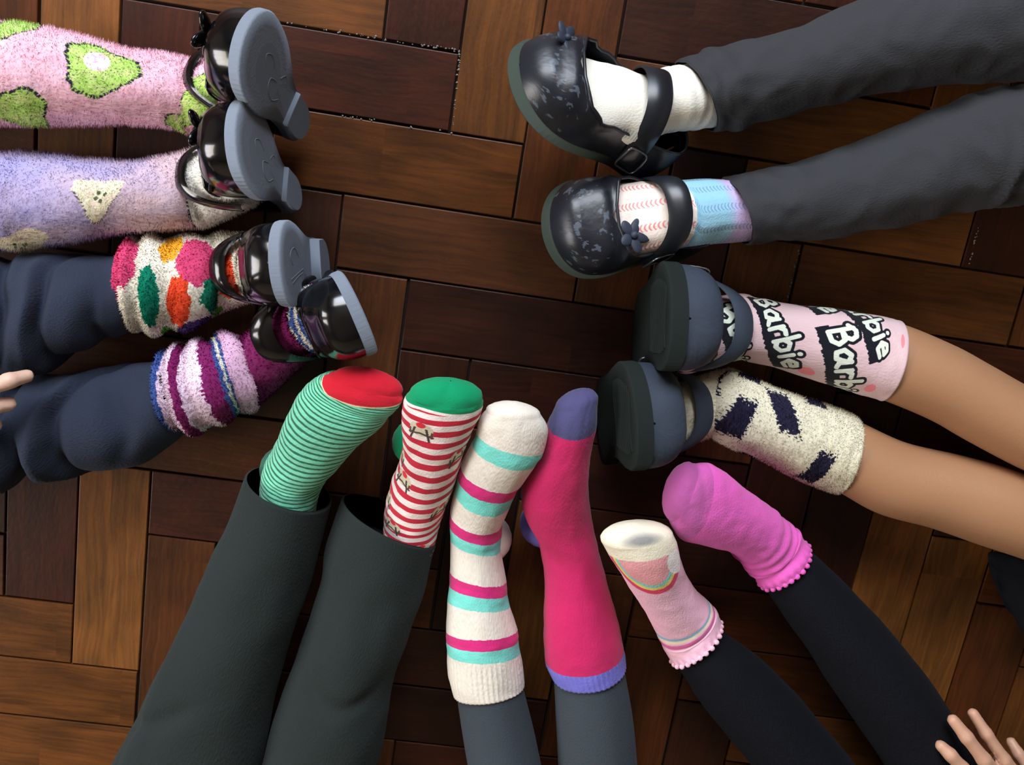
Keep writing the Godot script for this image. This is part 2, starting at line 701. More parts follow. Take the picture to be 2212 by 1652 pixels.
# The same from the camera's side: tilt 0 shows the sole square on; a positive tilt turns the side named by "side" away and shows the other wall.
func shoe_tilt(heel: Vector3, toe: Vector3, side: Vector3, tilt: float) -> Dictionary:
	var x := (toe - heel).normalized()
	var v := Vector3(0, H, 0) - (heel + toe) * 0.5
	v = (v - x * v.dot(x)).normalized()
	var z0 := v.cross(x)
	if z0.dot(side) < 0.0:
		z0 = -z0
	var t := deg_to_rad(tilt)
	return {"t": Transform3D(Basis(x, -(v * cos(t) + z0 * sin(t)), z0 * cos(t) - v * sin(t)), heel), "len": heel.distance_to(toe)}


func shoe_at(x: Vector3, y: Vector3, z: Vector3, o: Vector3, l: float) -> Dictionary:
	return {"t": Transform3D(Basis(x, y, z), o), "len": l}


func half_width(x: float) -> float:   # of the sole, as a share of its widest, heel 0 to toe 1
	var b := 0.38
	if x < 0.35:
		b = 0.39 - 0.03 * smoothstep(0.15, 0.35, x)
	else:
		b = lerpf(0.36, 0.5, smoothstep(0.33, 0.72, x))
	if x < 0.17:
		b *= sqrt(maxf(0.0, 1.0 - pow((0.17 - x) / 0.17, 2.2)))
	if x > 0.74:
		b *= pow(maxf(0.0, 1.0 - pow((x - 0.74) / 0.26, 2.3)), 0.5)
	return b


func shoe(f: Dictionary, parent: Node, o: Dictionary) -> MeshInstance3D:
	var T: Transform3D = f.t
	var L: float = f.len
	var W: float = o.get("w", 0.078)
	var base: float = o.get("base", 0.008)
	var toe_h: float = o.get("toe_h", 0.036)
	var side_h: float = o.get("side_h", 0.04)
	var x_open: float = o.get("open_to", 0.66)
	var bend: float = o.get("bend", 0.0)   # the sole's middle line bows sideways by this share of the width
	var skew: float = o.get("skew", 0.0)   # and its heel or toe swings sideways
	var toe_in: float = o.get("toe_in", 0.0)
	var mid := func(x: float) -> float:
		return W * (bend * sin(x * PI) + skew * (1.0 - x) * (1.0 - x) + toe_in * x * x)
	var hk: float = o.get("heel_w", 1.0)
	var hwf := func(x: float) -> float:
		return half_width(x) * lerpf(hk, 1.0, smoothstep(0.25, 0.6, x))
	# upper: two walls that meet over the toes and behind the heel
	var mb := MB.new()
	var ns := 46
	var na := 15
	var edge := [PackedVector3Array(), PackedVector3Array()]
	for side in 2:
		var p := PackedVector3Array()
		var uv := PackedVector2Array()
		for i in ns:
			var x := 0.5 - 0.5 * cos(PI * i / (ns - 1.0))
			var hw: float = hwf.call(x) * W
			var h := lerpf(0.05, side_h, smoothstep(0.1, 0.35, x))
			h = lerpf(h, toe_h + 0.012, smoothstep(x_open - 0.16, x_open + 0.02, x))
			h = lerpf(h, toe_h, smoothstep(x_open + 0.02, maxf(0.92, x_open + 0.1), x))
			if x > 0.9:
				h *= sqrt(maxf(0.02, 1.0 - pow((x - 0.9) / 0.1, 2.0)))
			if x < 0.06:
				h *= sqrt(maxf(0.05, 1.0 - pow((0.06 - x) / 0.06, 2.0) * 0.6))
			var gap := 0.0
			if x > 0.055 and x < x_open:
				var q := (x - 0.055) / (x_open - 0.055) * 2.0 - 1.0
				gap = pow(maxf(0.0, 1.0 - q * q * q * q), 0.5) * float(o.get("gap", 1.05))
			var a1 := PI * 0.5 - gap
			for j in na:
				var a := a1 * j / (na - 1.0)
				var ca := pow(maxf(cos(a), 0.0), 0.7)
				var sa := pow(maxf(sin(a), 0.0), 0.75)
				var wr := 0.0
				if o.get("creased", false) and x > 0.5 and x < 0.8:
					wr = 0.0022 * sin(x * 140.0 + 3.0 * nz(a * 2.0, side * 7.0, 1.0)) * smoothstep(0.5, 0.58, x) * smoothstep(0.82, 0.7, x)
				var hh := h if gap <= 0.0 else h / maxf(0.35, pow(sin(a1), 0.75)) * 1.0
				var q := Vector3(x * L, base + hh * sa + wr, (hw + 0.0015) * ca * (1.0 if side else -1.0) + mid.call(x))
				p.append(T * q)
				uv.append(Vector2(0.5 * j / (na - 1.0) if side else 1.0 - 0.5 * j / (na - 1.0), x))
				if j == na - 1 and gap > 0.0:
					edge[side].append(T * q)
		var nn := PackedVector3Array()
		for i in ns:
			for j in na:
				var du := p[i * na + mini(j + 1, na - 1)] - p[i * na + maxi(j - 1, 0)]
				var ds := p[mini(i + 1, ns - 1) * na + j] - p[maxi(i - 1, 0) * na + j]
				var g := du.cross(ds)
				var c := T * Vector3(clampf((0.5 - 0.5 * cos(PI * i / (ns - 1.0))), 0.08, 0.86) * L, base + 0.008, 0)
				if g.length_squared() < 1e-16:
					g = p[i * na + j] - c
				if g.dot(p[i * na + j] - c) < 0.0:
					g = -g
				nn.append(g.normalized())
		mb.grid(p, nn, uv, ns, na)
	var up := obj("shoe", mb, o.upper, parent, o.get("label", ""))
	# binding along the opening
	var loop := PackedVector3Array()
	for q in edge[0]:
		loop.append(q)
	for i in edge[1].size():
		loop.append(edge[1][edge[1].size() - 1 - i])
	mb = MB.new()
	tube(mb, loop, 0.0017, 7, true)
	obj("binding", mb, o.get("trim", o.upper), up)
	# sole: rounded plate with a heel block
	mb = MB.new()
	var out := PackedVector2Array()
	var m := 40
	for i in m:
		var x := 0.5 - 0.5 * cos(PI * i / (m - 1.0))
		out.append(Vector2(x, hwf.call(x)))
	for i in range(m - 2, 0, -1):
		out.append(Vector2(out[i].x, -out[i].y))
	var grow: float = o.get("welt", 0.004)
	var levels := [[base + 0.004, 0.0], [base + 0.003, grow * 0.7], [base, grow], [0.002, grow], [0.0, grow - 0.002], [0.0, -0.012], [0.0, -0.03]]
	var p2 := PackedVector3Array()
	var n2 := PackedVector3Array()
	var u2 := PackedVector2Array()
	for lv in levels:
		for i in out.size() + 1:
			var q := out[i % out.size()]
			var r := Vector2((q.x - 0.5) * L, q.y * W)
			var d := r.normalized()
			var rr := r * maxf(0.02, 1.0 + float(lv[1]) / maxf(r.length(), 0.02))
			p2.append(T * Vector3(rr.x + 0.5 * L, lv[0], rr.y + mid.call(q.x)))
			var flatness: float = 1.0 if lv[0] <= 0.0 and lv[1] < grow - 0.001 else 0.0
			var nloc := Vector3(d.x, 0, d.y).normalized().lerp(Vector3(0, -1, 0), 0.95 * flatness if lv[1] < grow - 0.004 else 0.6 * flatness)
			n2.append((T.basis * nloc).normalized())
			u2.append(Vector2(rr.x / 0.1, rr.y / 0.1))
	mb.grid(p2, n2, u2, levels.size(), out.size() + 1)
	# close the middle of the underside
	var last := (levels.size() - 1) * (out.size() + 1)
	for i in out.size():
		mb.tri(T * Vector3(0.5 * L, 0.0, mid.call(0.5)), p2[last + i], p2[last + i + 1], T.basis * Vector3(0, -1, 0))
	var so := obj("sole", mb, o.sole, up, o.get("sole_label", ""))
	var hh: float = o.get("heel_h", 0.0)
	if hh > 0.0:
		mb = MB.new()
		var hp := PackedVector3Array()
		var hn := PackedVector3Array()
		var hu := PackedVector2Array()
		var ho := PackedVector2Array()
		for i in 15:
			var x := 0.29 * (1.0 - cos(PI * 0.5 * i / 14.0))
			ho.append(Vector2(x, hwf.call(x)))
		for i in range(14, 0, -1):
			ho.append(Vector2(ho[i].x, -ho[i].y))
		var lv := [[0.001, 1.0], [-hh + 0.001, 0.97], [-hh, 0.93], [-hh, 0.02]]
		for e in lv:
			for i in ho.size() + 1:
				var q := ho[i % ho.size()]
				var r: Vector2 = Vector2((q.x - 0.14) * L, q.y * W) * e[1]
				hp.append(T * Vector3(r.x + 0.14 * L, e[0], r.y + mid.call(q.x)))
				var d := Vector3(r.x, 0, r.y).normalized()
				hn.append((T.basis * (d if e[0] > -hh + 0.0005 else Vector3(0, -1, 0))).normalized())
				hu.append(Vector2.ZERO)
		mb.grid(hp, hn, hu, 4, ho.size() + 1)
		obj("heel", mb, o.sole, up)
	if o.get("ridges", false):   # tread
		mb = MB.new()
		for k in 11:
			var x := 0.56 + 0.034 * k
			var hw: float = hwf.call(x) * W * 0.72
			var pts := PackedVector3Array()
			for j in 9:
				var q := j / 4.0 - 1.0
				pts.append(T * Vector3(x * L + 0.002 * sin(q * 3.0 + k), -0.0004, q * hw + mid.call(x)))
			tube(mb, pts, 0.0014, 6)
		obj("tread", mb, o.sole, up)
	if o.has("swirl"):   # moulded marks under the sole
		mb = MB.new()
		for c in o.swirl:
			var pts := PackedVector3Array()
			for k in (c.size() - 1) * 5 + 1:
				var i0 := mini(k / 5, c.size() - 2)
				var q: Array = []
				for e in [-1, 0, 1, 2]:
					var w: Array = c[clampi(i0 + e, 0, c.size() - 1)]
					q.append(Vector2(w[0], w[1]))
				var w2: Vector2 = cr(q[0], q[1], q[2], q[3], k / 5.0 - i0)
				pts.append(T * Vector3(w2.x * L, 0.0001, w2.y * W + mid.call(w2.x)))
			tube(mb, pts, 0.0006, 5)
		obj("sole_mark", mb, o.sole, up)
	# strap over the instep
	if o.has("strap"):
		var st: Array = o.strap   # [x, half length, height of its top, half width at the sole, slant, from angle, to angle]
		mb = MB.new()
		var rows := 30
		var sp := PackedVector3Array()
		var sn := PackedVector3Array()
		var su := PackedVector2Array()
		var prof := [[-1.0, 0.0], [-0.96, 0.0022], [-0.7, 0.003], [0.0, 0.0032], [0.7, 0.003], [0.96, 0.0022], [1.0, 0.0]]
		var a0: float = st[5]
		var a1: float = st[6]
		var tip: float = deg_to_rad(o.get("strap_tip", 0.0))
		for i in rows:
			var a := lerpf(a0, a1, i / (rows - 1.0))
			for j in prof.size():
				var e: Array = prof[j]
				var ta: float = tip * sin(a)
				var x0: float = st[0] * L + st[4] * sin(a)
				var hw: float = half_width(clampf(x0 / L, 0.1, 0.9)) * W + 0.001 + float(st[3])
				var q := Vector3(x0, base + (st[2] - base) * pow(maxf(sin(a), 0.0), 0.8), hw * signf(cos(a)) * pow(absf(cos(a)), 0.8) + mid.call(st[0]))
				var out_dir := Vector3(sin(a) * sin(ta), sin(a) * cos(ta), cos(a)).normalized()
				var wide := Vector3(cos(ta), -sin(ta), 0.0)
				q += wide * e[0] * st[1] + out_dir * e[1]
				sp.append(T * q)
				var d: Vector3 = (out_dir + wide * float(e[0]) * 0.5).normalized()
				sn.append((T.basis * d).normalized())
				su.append(Vector2(i / 30.0, j / 6.0))
		mb.grid(sp, sn, su, rows, prof.size())
		obj("strap", mb, o.get("strap_mat", o.upper), up)
		if o.has("buckle"):
			mb = MB.new()
			var a: float = o.buckle
			var pts := PackedVector3Array()
			for k in 24:
				var th := TAU * k / 24.0
				var aa := a + 0.16 * signf(sin(th)) * pow(absf(sin(th)), 0.4)
				var xx: float = st[0] * L + (st[1] + 0.002) * signf(cos(th)) * pow(absf(cos(th)), 0.4) + st[4] * sin(aa)
				var hw: float = half_width(clampf(xx / L, 0.1, 0.9)) * W + 0.005 + float(st[3])
				pts.append(T * Vector3(xx, base + (st[2] - base + 0.004) * pow(maxf(sin(aa), 0.0), 0.8), hw * signf(cos(aa)) * pow(absf(cos(aa)), 0.8) + mid.call(st[0])))
			tube(mb, pts, 0.0011, 6, true)
			obj("buckle", mb, o.metal, up)
	return up


func bow(parent: Node, at: Vector3, b: Basis, m: Material, size: float, loops := 4) -> void:   # small bow or flower of leather petals
	var mb := MB.new()
	for k in loops:
		var a := TAU * (k + 0.35) / loops
		var d := b * Vector3(cos(a), 0.25, sin(a))
		var e := Basis(d.normalized(), b.y, d.normalized().cross(b.y).normalized())
		ball(mb, at + d * size * 0.55, Vector3(size * 0.55, size * 0.16, size * 0.36), e)
	ball(mb, at + b.y * size * 0.2, Vector3.ONE * size * 0.25, b)
	obj("bow", mb, m, parent)


func ts(f: Dictionary, x: float, y: float, hw: float, t: float, sgn := 1.0, tb := -1.0) -> Array:   # a section of a foot inside its shoe
	var T: Transform3D = f.t
	return [T * Vector3(x * f.len, y, 0.0), T.basis.z * hw * sgn, t, t if tb < 0.0 else tb]


func foot(f: Dictionary, w: float, sgn: float, lift := 0.0) -> Array:
	return [ts(f, 0.9, 0.019, 0.3 * w, 0.011, sgn), ts(f, 0.76, 0.023 + lift * 0.3, 0.42 * w, 0.016, sgn), ts(f, 0.62, 0.029 + lift * 0.6, 0.44 * w, 0.022, sgn), ts(f, 0.5, 0.036 + lift, 0.42 * w, 0.028, sgn), ts(f, 0.37, 0.045 + lift, 0.40 * w, 0.033, sgn)]


# ================================================================ people

func ext(secs: Array, steps: Array, turn := 0.0) -> Array:   # carries a leg on past the frame: [distance, height, half width, radius]
	var a: Array = secs[secs.size() - 2]
	var b: Array = secs[secs.size() - 1]
	var d: Vector3 = b[0] - a[0]
	d.y = 0.0
	d = d.normalized().rotated(Vector3.UP, deg_to_rad(turn))
	var lat := d.cross(Vector3.UP)
	if lat.dot(b[1]) < 0.0:
		lat = -lat
	var out := secs.duplicate()
	for s in steps:
		var c: Vector3 = b[0] + d * s[0]
		c.y = s[1]
		out.append([c, lat * s[2], s[3], s[3]])
	return out


func pelvis(mb: MB, l: Array, r: Array) -> void:
	var a: Vector3 = l[l.size() - 1][0]
	var b: Vector3 = r[r.size() - 1][0]
	var x := (b - a).normalized()
	var z := x.cross(Vector3.UP).normalized()
	ball(mb, (a + b) * 0.5 + Vector3(0, 0.02, 0), Vector3(a.distance_to(b) * 0.5 + 0.09, 0.095, 0.11), Basis(x, z.cross(x), z))


const HIP := [[0.13, 0.1, 0.062, 0.062], [0.26, 0.09, 0.07, 0.07], [0.4, 0.095, 0.078, 0.075]]


func person_white_sheep() -> void:
	var me := person("person in fluffy pink and lilac knee socks with animal patches and black patent shoes")
	var patent := mat(c8(7, 7, 9), 0.16)
	patent.clearcoat_enabled = true
	patent.clearcoat = 0.3
	patent.clearcoat_roughness = 0.05
	var sole := mat(c8(118, 127, 139), 0.75, 0.3)
	sole.normal_enabled = true
	sole.normal_texture = pebble
	sole.normal_scale = 0.35
	var fa := shoe_tilt(px(652, 292, 0.03), px(538, 70, 0.183), Vector3(1, 0, -0.3), 44.0)
	var fb := shoe_tilt(px(643, 444, 0.025), px(514, 270, 0.178), Vector3(1, 0, -0.5), 52.0)
	var marks := [[[0.45, -0.1], [0.52, -0.2], [0.6, -0.16], [0.62, -0.04], [0.55, 0.02]], [[0.62, 0.1], [0.7, 0.16], [0.76, 0.08], [0.7, -0.02]], [[0.4, 0.12], [0.47, 0.2], [0.52, 0.1]]]
	var i := 0
	for f in [fa, fb]:
		var s := shoe(f, me, {"upper": patent, "sole": sole, "w": 0.078, "heel_w": 0.62, "heel_h": 0.005, "swirl": marks, "skew": 0.06, "strap_tip": 60.0, "strap": [0.46, 0.007, 0.094, 0.006, 0.0, 0.15, PI - 0.15], "metal": mat(c8(170, 172, 176), 0.3), "label": "black patent shoe with a bow, its grey sole turned up", "sole_label": "matt grey rubber sole", "gap": 1.1})
		bow(s, px(452, 76, 0.15) if i == 0 else px(436, 282, 0.14), f.t.basis, patent, 0.02, 4)
		var tails := MB.new()
		for q in ([[452, 76, 446, 104], [452, 76, 462, 118]] if i == 0 else [[436, 282, 450, 336], [452, 350, 456, 412]]):
			tube(tails, PackedVector3Array([px(q[0], q[1], 0.142), px((q[0] + q[2]) * 0.5 + 3.0, (q[1] + q[3]) * 0.5, 0.142), px(q[2], q[3], 0.135)]), 0.0026, 6)
		obj("bow_tail", tails, patent, s)
		i += 1
	# pink sock with green sheep
	var sa := foot(fa, 0.074, -1.0)
	sa.append_array([sx(418, 130, 420, 285, 0.052, 0.033), sx(373, 118, 373, 275, 0.053, 0.037), sx(271, 104, 271, 268, 0.058, 0.044), sx(149, 70, 149, 270, 0.064, 0.05), sx(70, 55, 70, 272, 0.066, 0.054), sx(0, 49, 0, 271, 0.066, 0.056), sx(-160, 60, -160, 275, 0.066, 0.056), sx(-330, 80, -330, 280, 0.07, 0.054)])
	orient(sa)
	var green := c8(176, 214, 106)
	var ink := c8(52, 50, 62)
	# motif: s, u, half length in s, half width in u, colour
	var fn := func(u: float, s: float) -> Color:
		var base := c8(242, 204, 220).lerp(c8(236, 178, 192), 0.5 + 0.5 * nz(u * 6.0, s * 0.6))
		for q in [[9.45, 0.33, 0.16, 0.0], [7.25, 0.31, 0.62, 1.0], [8.9, 0.11, 0.75, 2.0], [4.45, 0.16, 0.55, 3.0], [9.3, 0.46, 0.6, 4.0], [5.6, 0.07, 0.45, 5.0], [10.9, 0.3, 0.8, 6.0], [7.0, 0.75, 0.7, 7.0]]:
			var a: float = (s - q[0]) / q[2] if q[3] != 0.0 else 9.0
			var b: float = (u - q[1]) / 0.105
			var ang := atan2(b, a)
			var d := sqrt(a * a + b * b) * (1.0 + 0.16 * sin(ang * 3.0 + q[3] * 2.0) + 0.12 * nz(ang * 2.0, q[3] * 5.0))
			if d < 1.0:
				if d > 0.9 and nz(ang * 14.0, q[3]) > -0.15:
					return ink
				var face := sqrt(pow((a - 0.1) * 1.8, 2.0) + pow((b - 0.25) * 1.6, 2.0))
				if face < 0.62 and q[3] == 1.0:
					return c8(246, 238, 232).lerp(c8(232, 170, 200), clampf(nz(a * 6.0, b * 2.0) * 2.0, 0.0, 1.0))
				if nz(a * 9.0 + q[3], b * 9.0) > 0.42:
					return ink.lerp(green, 0.25)
				return green.lerp(c8(214, 224, 150), clampf(nz(a * 2.0, b * 2.0) + 0.3, 0.0, 1.0))
		return base
	var mb := MB.new()
	var l := loft(mb, sa, {"cap_a": 0.01, "cap_b": -1.0, "mid": 0.7, "disp": func(u: float, s: float) -> float: return 0.0016 * nring(u, s, 1.2, 1.3)})
	var so := obj("sock", mb, knitted(fn, sa.size(), 384, 768), me, "fluffy pink sock with green patches outlined in dark stitches")
	fibres(l, fn, 30000, 0.0042, 0.00035, so, 3.0)
	# lilac sock
	var sb := foot(fb, 0.074, -1.0)
	sb.append_array([sx(432, 318, 456, 487, 0.052, 0.033), sx(356, 338, 373, 496, 0.056, 0.037), sx(280, 348, 260, 504, 0.056, 0.042), sx(180, 341, 170, 521, 0.06, 0.046), sx(68, 329, 68, 538, 0.062, 0.05), sx(0, 330, 0, 539, 0.064, 0.052), sx(-160, 335, -160, 540, 0.066, 0.054), sx(-330, 335, -330, 535, 0.07, 0.054)])
	orient(sb)
	var cream := c8(232, 224, 196)
	var fn2 := func(u: float, s: float) -> Color:
		var base := c8(168, 160, 204).lerp(c8(206, 180, 188), clampf(0.25 + 0.25 * (8.5 - s) + 0.6 * nz(u * 4.0, s * 0.5), 0.0, 1.0))
		if s < 5.35 + 0.2 * sin(u * 9.0):
			return ink if s > 5.28 + 0.2 * sin(u * 9.0) and nz(u * 60.0, s) > -0.2 else c8(236, 234, 226)
		for q in [[7.35, 0.27, 0.48, 1.0], [9.1, 0.08, 0.7, 2.0], [10.8, 0.3, 0.7, 3.0], [7.8, 0.7, 0.6, 4.0]]:
			var a: float = (s - q[0]) / q[2]
			var b: float = (u - q[1]) / 0.085
			var ang := atan2(b, a)
			var d := sqrt(a * a + b * b) * (1.0 + 0.24 * cos(ang * 3.0 + 0.4 + q[3]) + 0.1 * nz(ang * 2.0, q[3] * 5.0))
			if d < 1.0:
				if d > 0.9 and nz(ang * 14.0, q[3]) > 0.0 and sin(ang) < 0.3:
					return ink.lerp(base, 0.3)
				for e in [[-0.3, 0.15], [0.05, 0.25], [-0.1, -0.15], [0.15, 0.0]]:
					if Vector2(a - e[0], b - e[1]).length() < 0.1:
						return c8(96, 104, 80)
				return cream.lerp(c8(228, 200, 196), clampf(nz(a * 2.0, b * 2.0), 0.0, 0.6))
		return base
	mb = MB.new()
	l = loft(mb, sb, {"cap_a": 0.01, "cap_b": -1.0, "mid": 0.7, "disp": func(u: float, s: float) -> float: return 0.0014 * nring(u, s, 1.2, 1.3, 4.0)})
	so = obj("sock", mb, knitted(fn2, sb.size(), 384, 768), me, "fluffy lilac sock with cream patches")
	fibres(l, fn2, 30000, 0.0042, 0.00035, so, 3.0)
	# legs above the socks, outside the picture
	var skin := skin_mat()
	mb = MB.new()
	var ta := ext([sa[sa.size() - 2], sa[sa.size() - 1]], [[0.1, 0.075, 0.055, 0.055], [0.24, 0.08, 0.062, 0.062], [0.38, 0.085, 0.07, 0.07]], -34.0)
	var tb := ext([sb[sb.size() - 2], sb[sb.size() - 1]], [[0.1, 0.075, 0.055, 0.055], [0.24, 0.08, 0.062, 0.062], [0.38, 0.085, 0.07, 0.07]], -34.0)
	shrink(ta, 2, 0.92)
	shrink(tb, 2, 0.92)
	loft(mb, ta, {"cap_a": 0.01, "cap_b": 0.03})
	loft(mb, tb, {"cap_a": 0.01, "cap_b": 0.03})
	obj("body", mb, skin, me)
	skirt(me, ta, tb, [])


func orient(secs: Array) -> void:   # makes the half-width vectors run the same way along the tube
	for i in range(secs.size() - 2, -1, -1):
		if secs[i][1].dot(secs[i + 1][1]) < 0.0:
			secs[i][1] = -secs[i][1]


func shrink(secs: Array, count: int, k: float) -> void:
	for i in count:
		secs[i] = [secs[i][0], secs[i][1] * k, secs[i][2] * k, secs[i][3] * k]


func skin_mat(c := Color(0.64, 0.47, 0.34)) -> StandardMaterial3D:
	var m := mat(c, 0.48, 0.5)
	m.subsurf_scatter_enabled = true
	m.subsurf_scatter_strength = 0.08
	m.normal_enabled = true
	m.normal_texture = weave
	m.normal_scale = 0.08
	return m


func patch(a: float, b: float, sd: float) -> float:   # ragged round spot, below 1 inside
	var ang := atan2(b, a)
	return sqrt(a * a + b * b) * (1.0 + 0.22 * nz(cos(ang) * 1.5 + sd * 7.0, sin(ang) * 1.5) + 0.12 * nz(a * 7.0 + sd, b * 7.0))


func person_dots() -> void:
	var me := person("person in navy trousers with a spotted and a striped fluffy sock and black patent shoes")
	var patent := mat(c8(8, 8, 10), 0.17)
	patent.clearcoat_enabled = true
	patent.clearcoat = 0.3
	patent.clearcoat_roughness = 0.06
	var sole := mat(c8(120, 129, 142), 0.75, 0.3)
	sole.normal_enabled = true
	sole.normal_texture = pebble
	sole.normal_scale = 0.3
	var metal := mat(c8(190, 190, 190), 0.25)
	metal.metallic = 0.9
	var fa := shoe_at(Vector3(-0.0705, 0.9836, -0.1660), Vector3(-0.9806, -0.0377, 0.1925), Vector3(0.1831, 0.1764, 0.9672), Vector3(-0.1445, 0.0148, 0.1762), 0.174)
	var fb := shoe_at(Vector3(0.2592, 0.9622, -0.0832), Vector3(-0.8394, 0.2670, 0.4734), Vector3(0.4778, -0.0529, 0.8769), Vector3(-0.1209, 0.0139, 0.2030), 0.179)
	shoe(fa, me, {"upper": patent, "sole": sole, "w": 0.077, "heel_h": 0.01, "open_to": 0.74, "toe_h": 0.031, "strap_tip": 65.0, "strap": [0.47, 0.0095, 0.088, 0.006, 0.0, 0.12, PI - 0.12], "metal": metal, "label": "black patent strap shoe with its grey sole showing", "sole_label": "matt grey rubber sole", "swirl": [[[0.6, -0.1], [0.7, -0.2], [0.8, -0.1], [0.75, 0.02]], [[0.5, 0.05], [0.65, 0.12], [0.8, 0.2]], [[0.52, 0.1], [0.66, 0.17], [0.78, 0.25]]]})
	var sb_ := shoe(fb, me, {"upper": patent, "sole": sole, "w": 0.08, "toe_h": 0.033, "strap_tip": 65.0, "strap": [0.45, 0.0125, 0.094, 0.007, 0.0, 0.12, PI - 0.12], "metal": metal, "label": "black patent strap shoe seen from above the toe", "open_to": 0.68})
	# stitched zigzag on the toe
	var mb := MB.new()
	for k in 4:
		var pts := PackedVector3Array()
		for j in 7:
			var z := (j - 3.0) * 0.0042 + 0.004
			pts.append(fb.t * Vector3((0.7 + 0.022 * k) * fb.len + (0.004 if j % 2 else -0.004), 0.0475 - 0.0026 * k - absf(z) * 0.15, z))
		tube(mb, pts, 0.0009, 5)
	obj("toe_stitching", mb, patent, sb_)
	# spotted sock
	var white := c8(236, 230, 214)
	var pink := c8(214, 74, 120)
	var sa := foot(fa, 0.076, -1.0)
	sa.append_array([sx(486, 503, 486, 668, 0.046, 0.03), sx(430, 512, 418, 704, 0.054, 0.038), sx(368, 513, 370, 712, 0.056, 0.044), sx(322, 514, 334, 718, 0.056, 0.046), sx(290, 518, 306, 710, 0.056, 0.046), sx(266, 528, 288, 698, 0.056, 0.046)])
	orient(sa)
	var spots := [[9.1, 0.37, 0.95, 0.11, 0], [10.2, 0.2, 0.8, 0.8, 0], [6.8, 0.42, 0.42, 0.065, 1], [7.45, 0.23, 0.42, 0.1, 2], [6.4, 0.2, 0.34, 0.1, 3], [6.05, 0.36, 0.4, 0.09, 0], [5.55, 0.24, 0.36, 0.11, 2], [4.45, 0.22, 0.3, 0.12, 3], [3.4, 0.37, 0.5, 0.07, 0], [6.0, 0.06, 0.5, 0.07, 4], [7.1, 0.03, 0.35, 0.05, 5], [5.2, 0.07, 0.3, 0.06, 5], [3.6, 0.07, 0.5, 0.07, 4], [8.0, 0.7, 0.5, 0.1, 1], [6.5, 0.8, 0.5, 0.1, 0]]
	var cols := [pink, c8(226, 164, 48), c8(20, 122, 96), c8(228, 78, 44), c8(74, 54, 110), c8(104, 178, 64)]
	var fn := func(u: float, s: float) -> Color:
		for i in spots.size():
			var q: Array = spots[i]
			var du := fposmod(u - q[1] + 0.5, 1.0) - 0.5
			if absf(s - q[0]) > q[2] * 1.5:
				continue
			if patch((s - q[0]) / q[2], du / q[3], i) < 1.0:
				return cols[q[4]]
		return white
	mb = MB.new()
	var l := loft(mb, sa, {"cap_a": 0.01, "cap_b": -1.0, "mid": 0.8, "disp": func(u: float, s: float) -> float: return 0.0022 * nring(u, s, 1.3, 1.8) + 0.003 * sin(s * 4.2 + 1.4 * sin(u * TAU)) * smoothstep(4.6, 5.6, s)})
	var so := obj("sock", mb, knitted(fn, sa.size(), 384, 640), me, "fluffy white sock with coloured spots")
	fibres(l, fn, 30000, 0.0032, 0.0006, so, 2.5)
	# striped sock
	var sb := foot(fb, 0.08, -1.0)
	sb.append_array([sx(535, 716, 578, 860, 0.05, 0.033), sx(481, 722, 530, 887, 0.054, 0.04), sx(434, 738, 490, 905, 0.06, 0.05), sx(398, 746, 446, 926, 0.06, 0.052), sx(368, 752, 410, 926, 0.06, 0.052), sx(350, 764, 384, 914, 0.06, 0.052)])
	orient(sb)
	var blue := c8(70, 94, 160)
	var plum := c8(128, 36, 96)
	var rose := c8(226, 184, 214)
	var bars := [[-1.0, blue], [1.2, white], [1.5, blue], [1.85, white], [2.15, blue], [2.5, white], [2.8, blue], [3.1, white], [3.4, plum], [5.35, rose], [6.2, blue], [6.35, white], [6.5, blue], [6.65, plum], [7.05, c8(238, 214, 232)], [8.0, plum], [8.45, c8(238, 214, 232)], [9.45, blue]]
	var fn2 := func(u: float, s: float) -> Color:
		var q := s + 0.1 * nz(u * 14.0, s) + 0.08 * nz(u * 60.0, s * 5.0)
		var c := blue
		for b in bars:
			if q >= b[0]:
				c = b[1]
		return c
	mb = MB.new()
	l = loft(mb, sb, {"cap_a": 0.01, "cap_b": -1.0, "mid": 0.8, "disp": func(u: float, s: float) -> float: return 0.0022 * nring(u, s, 1.3, 1.8, 3.0) + 0.0036 * sin(s * 4.6 + 1.2 * sin(u * TAU + 0.5)) * smoothstep(4.6, 5.6, s)})
	so = obj("sock", mb, knitted(fn2, sb.size(), 320, 640), me, "fluffy sock with pink, plum, blue and white stripes")
	fibres(l, fn2, 30000, 0.0032, 0.0006, so, 1.2)
	# trousers
	var navy := cloth(c8(45, 51, 65), weave, 0.25, 0.35)
	mb = MB.new()
	var la := ext([sx(300, 535, 312, 692, 0.058, 0.04), sx(240, 553, 262, 726, 0.06, 0.046), sx(150, 547, 185, 752, 0.066, 0.054), sx(70, 548, 95, 800, 0.07, 0.058), sx(0, 552, 0, 806, 0.072, 0.06), sx(-130, 566, -130, 824, 0.075, 0.06)], HIP, 2.0)
	var lb := ext([sx(378, 766, 402, 910, 0.058, 0.042), sx(335, 782, 388, 946, 0.06, 0.048), sx(250, 792, 300, 1004, 0.064, 0.054), sx(150, 808, 180, 1014, 0.068, 0.058), sx(70, 815, 50, 1042, 0.07, 0.062), sx(-10, 830, -60, 1056, 0.072, 0.064), sx(-140, 860, -170, 1080, 0.075, 0.066)], HIP)
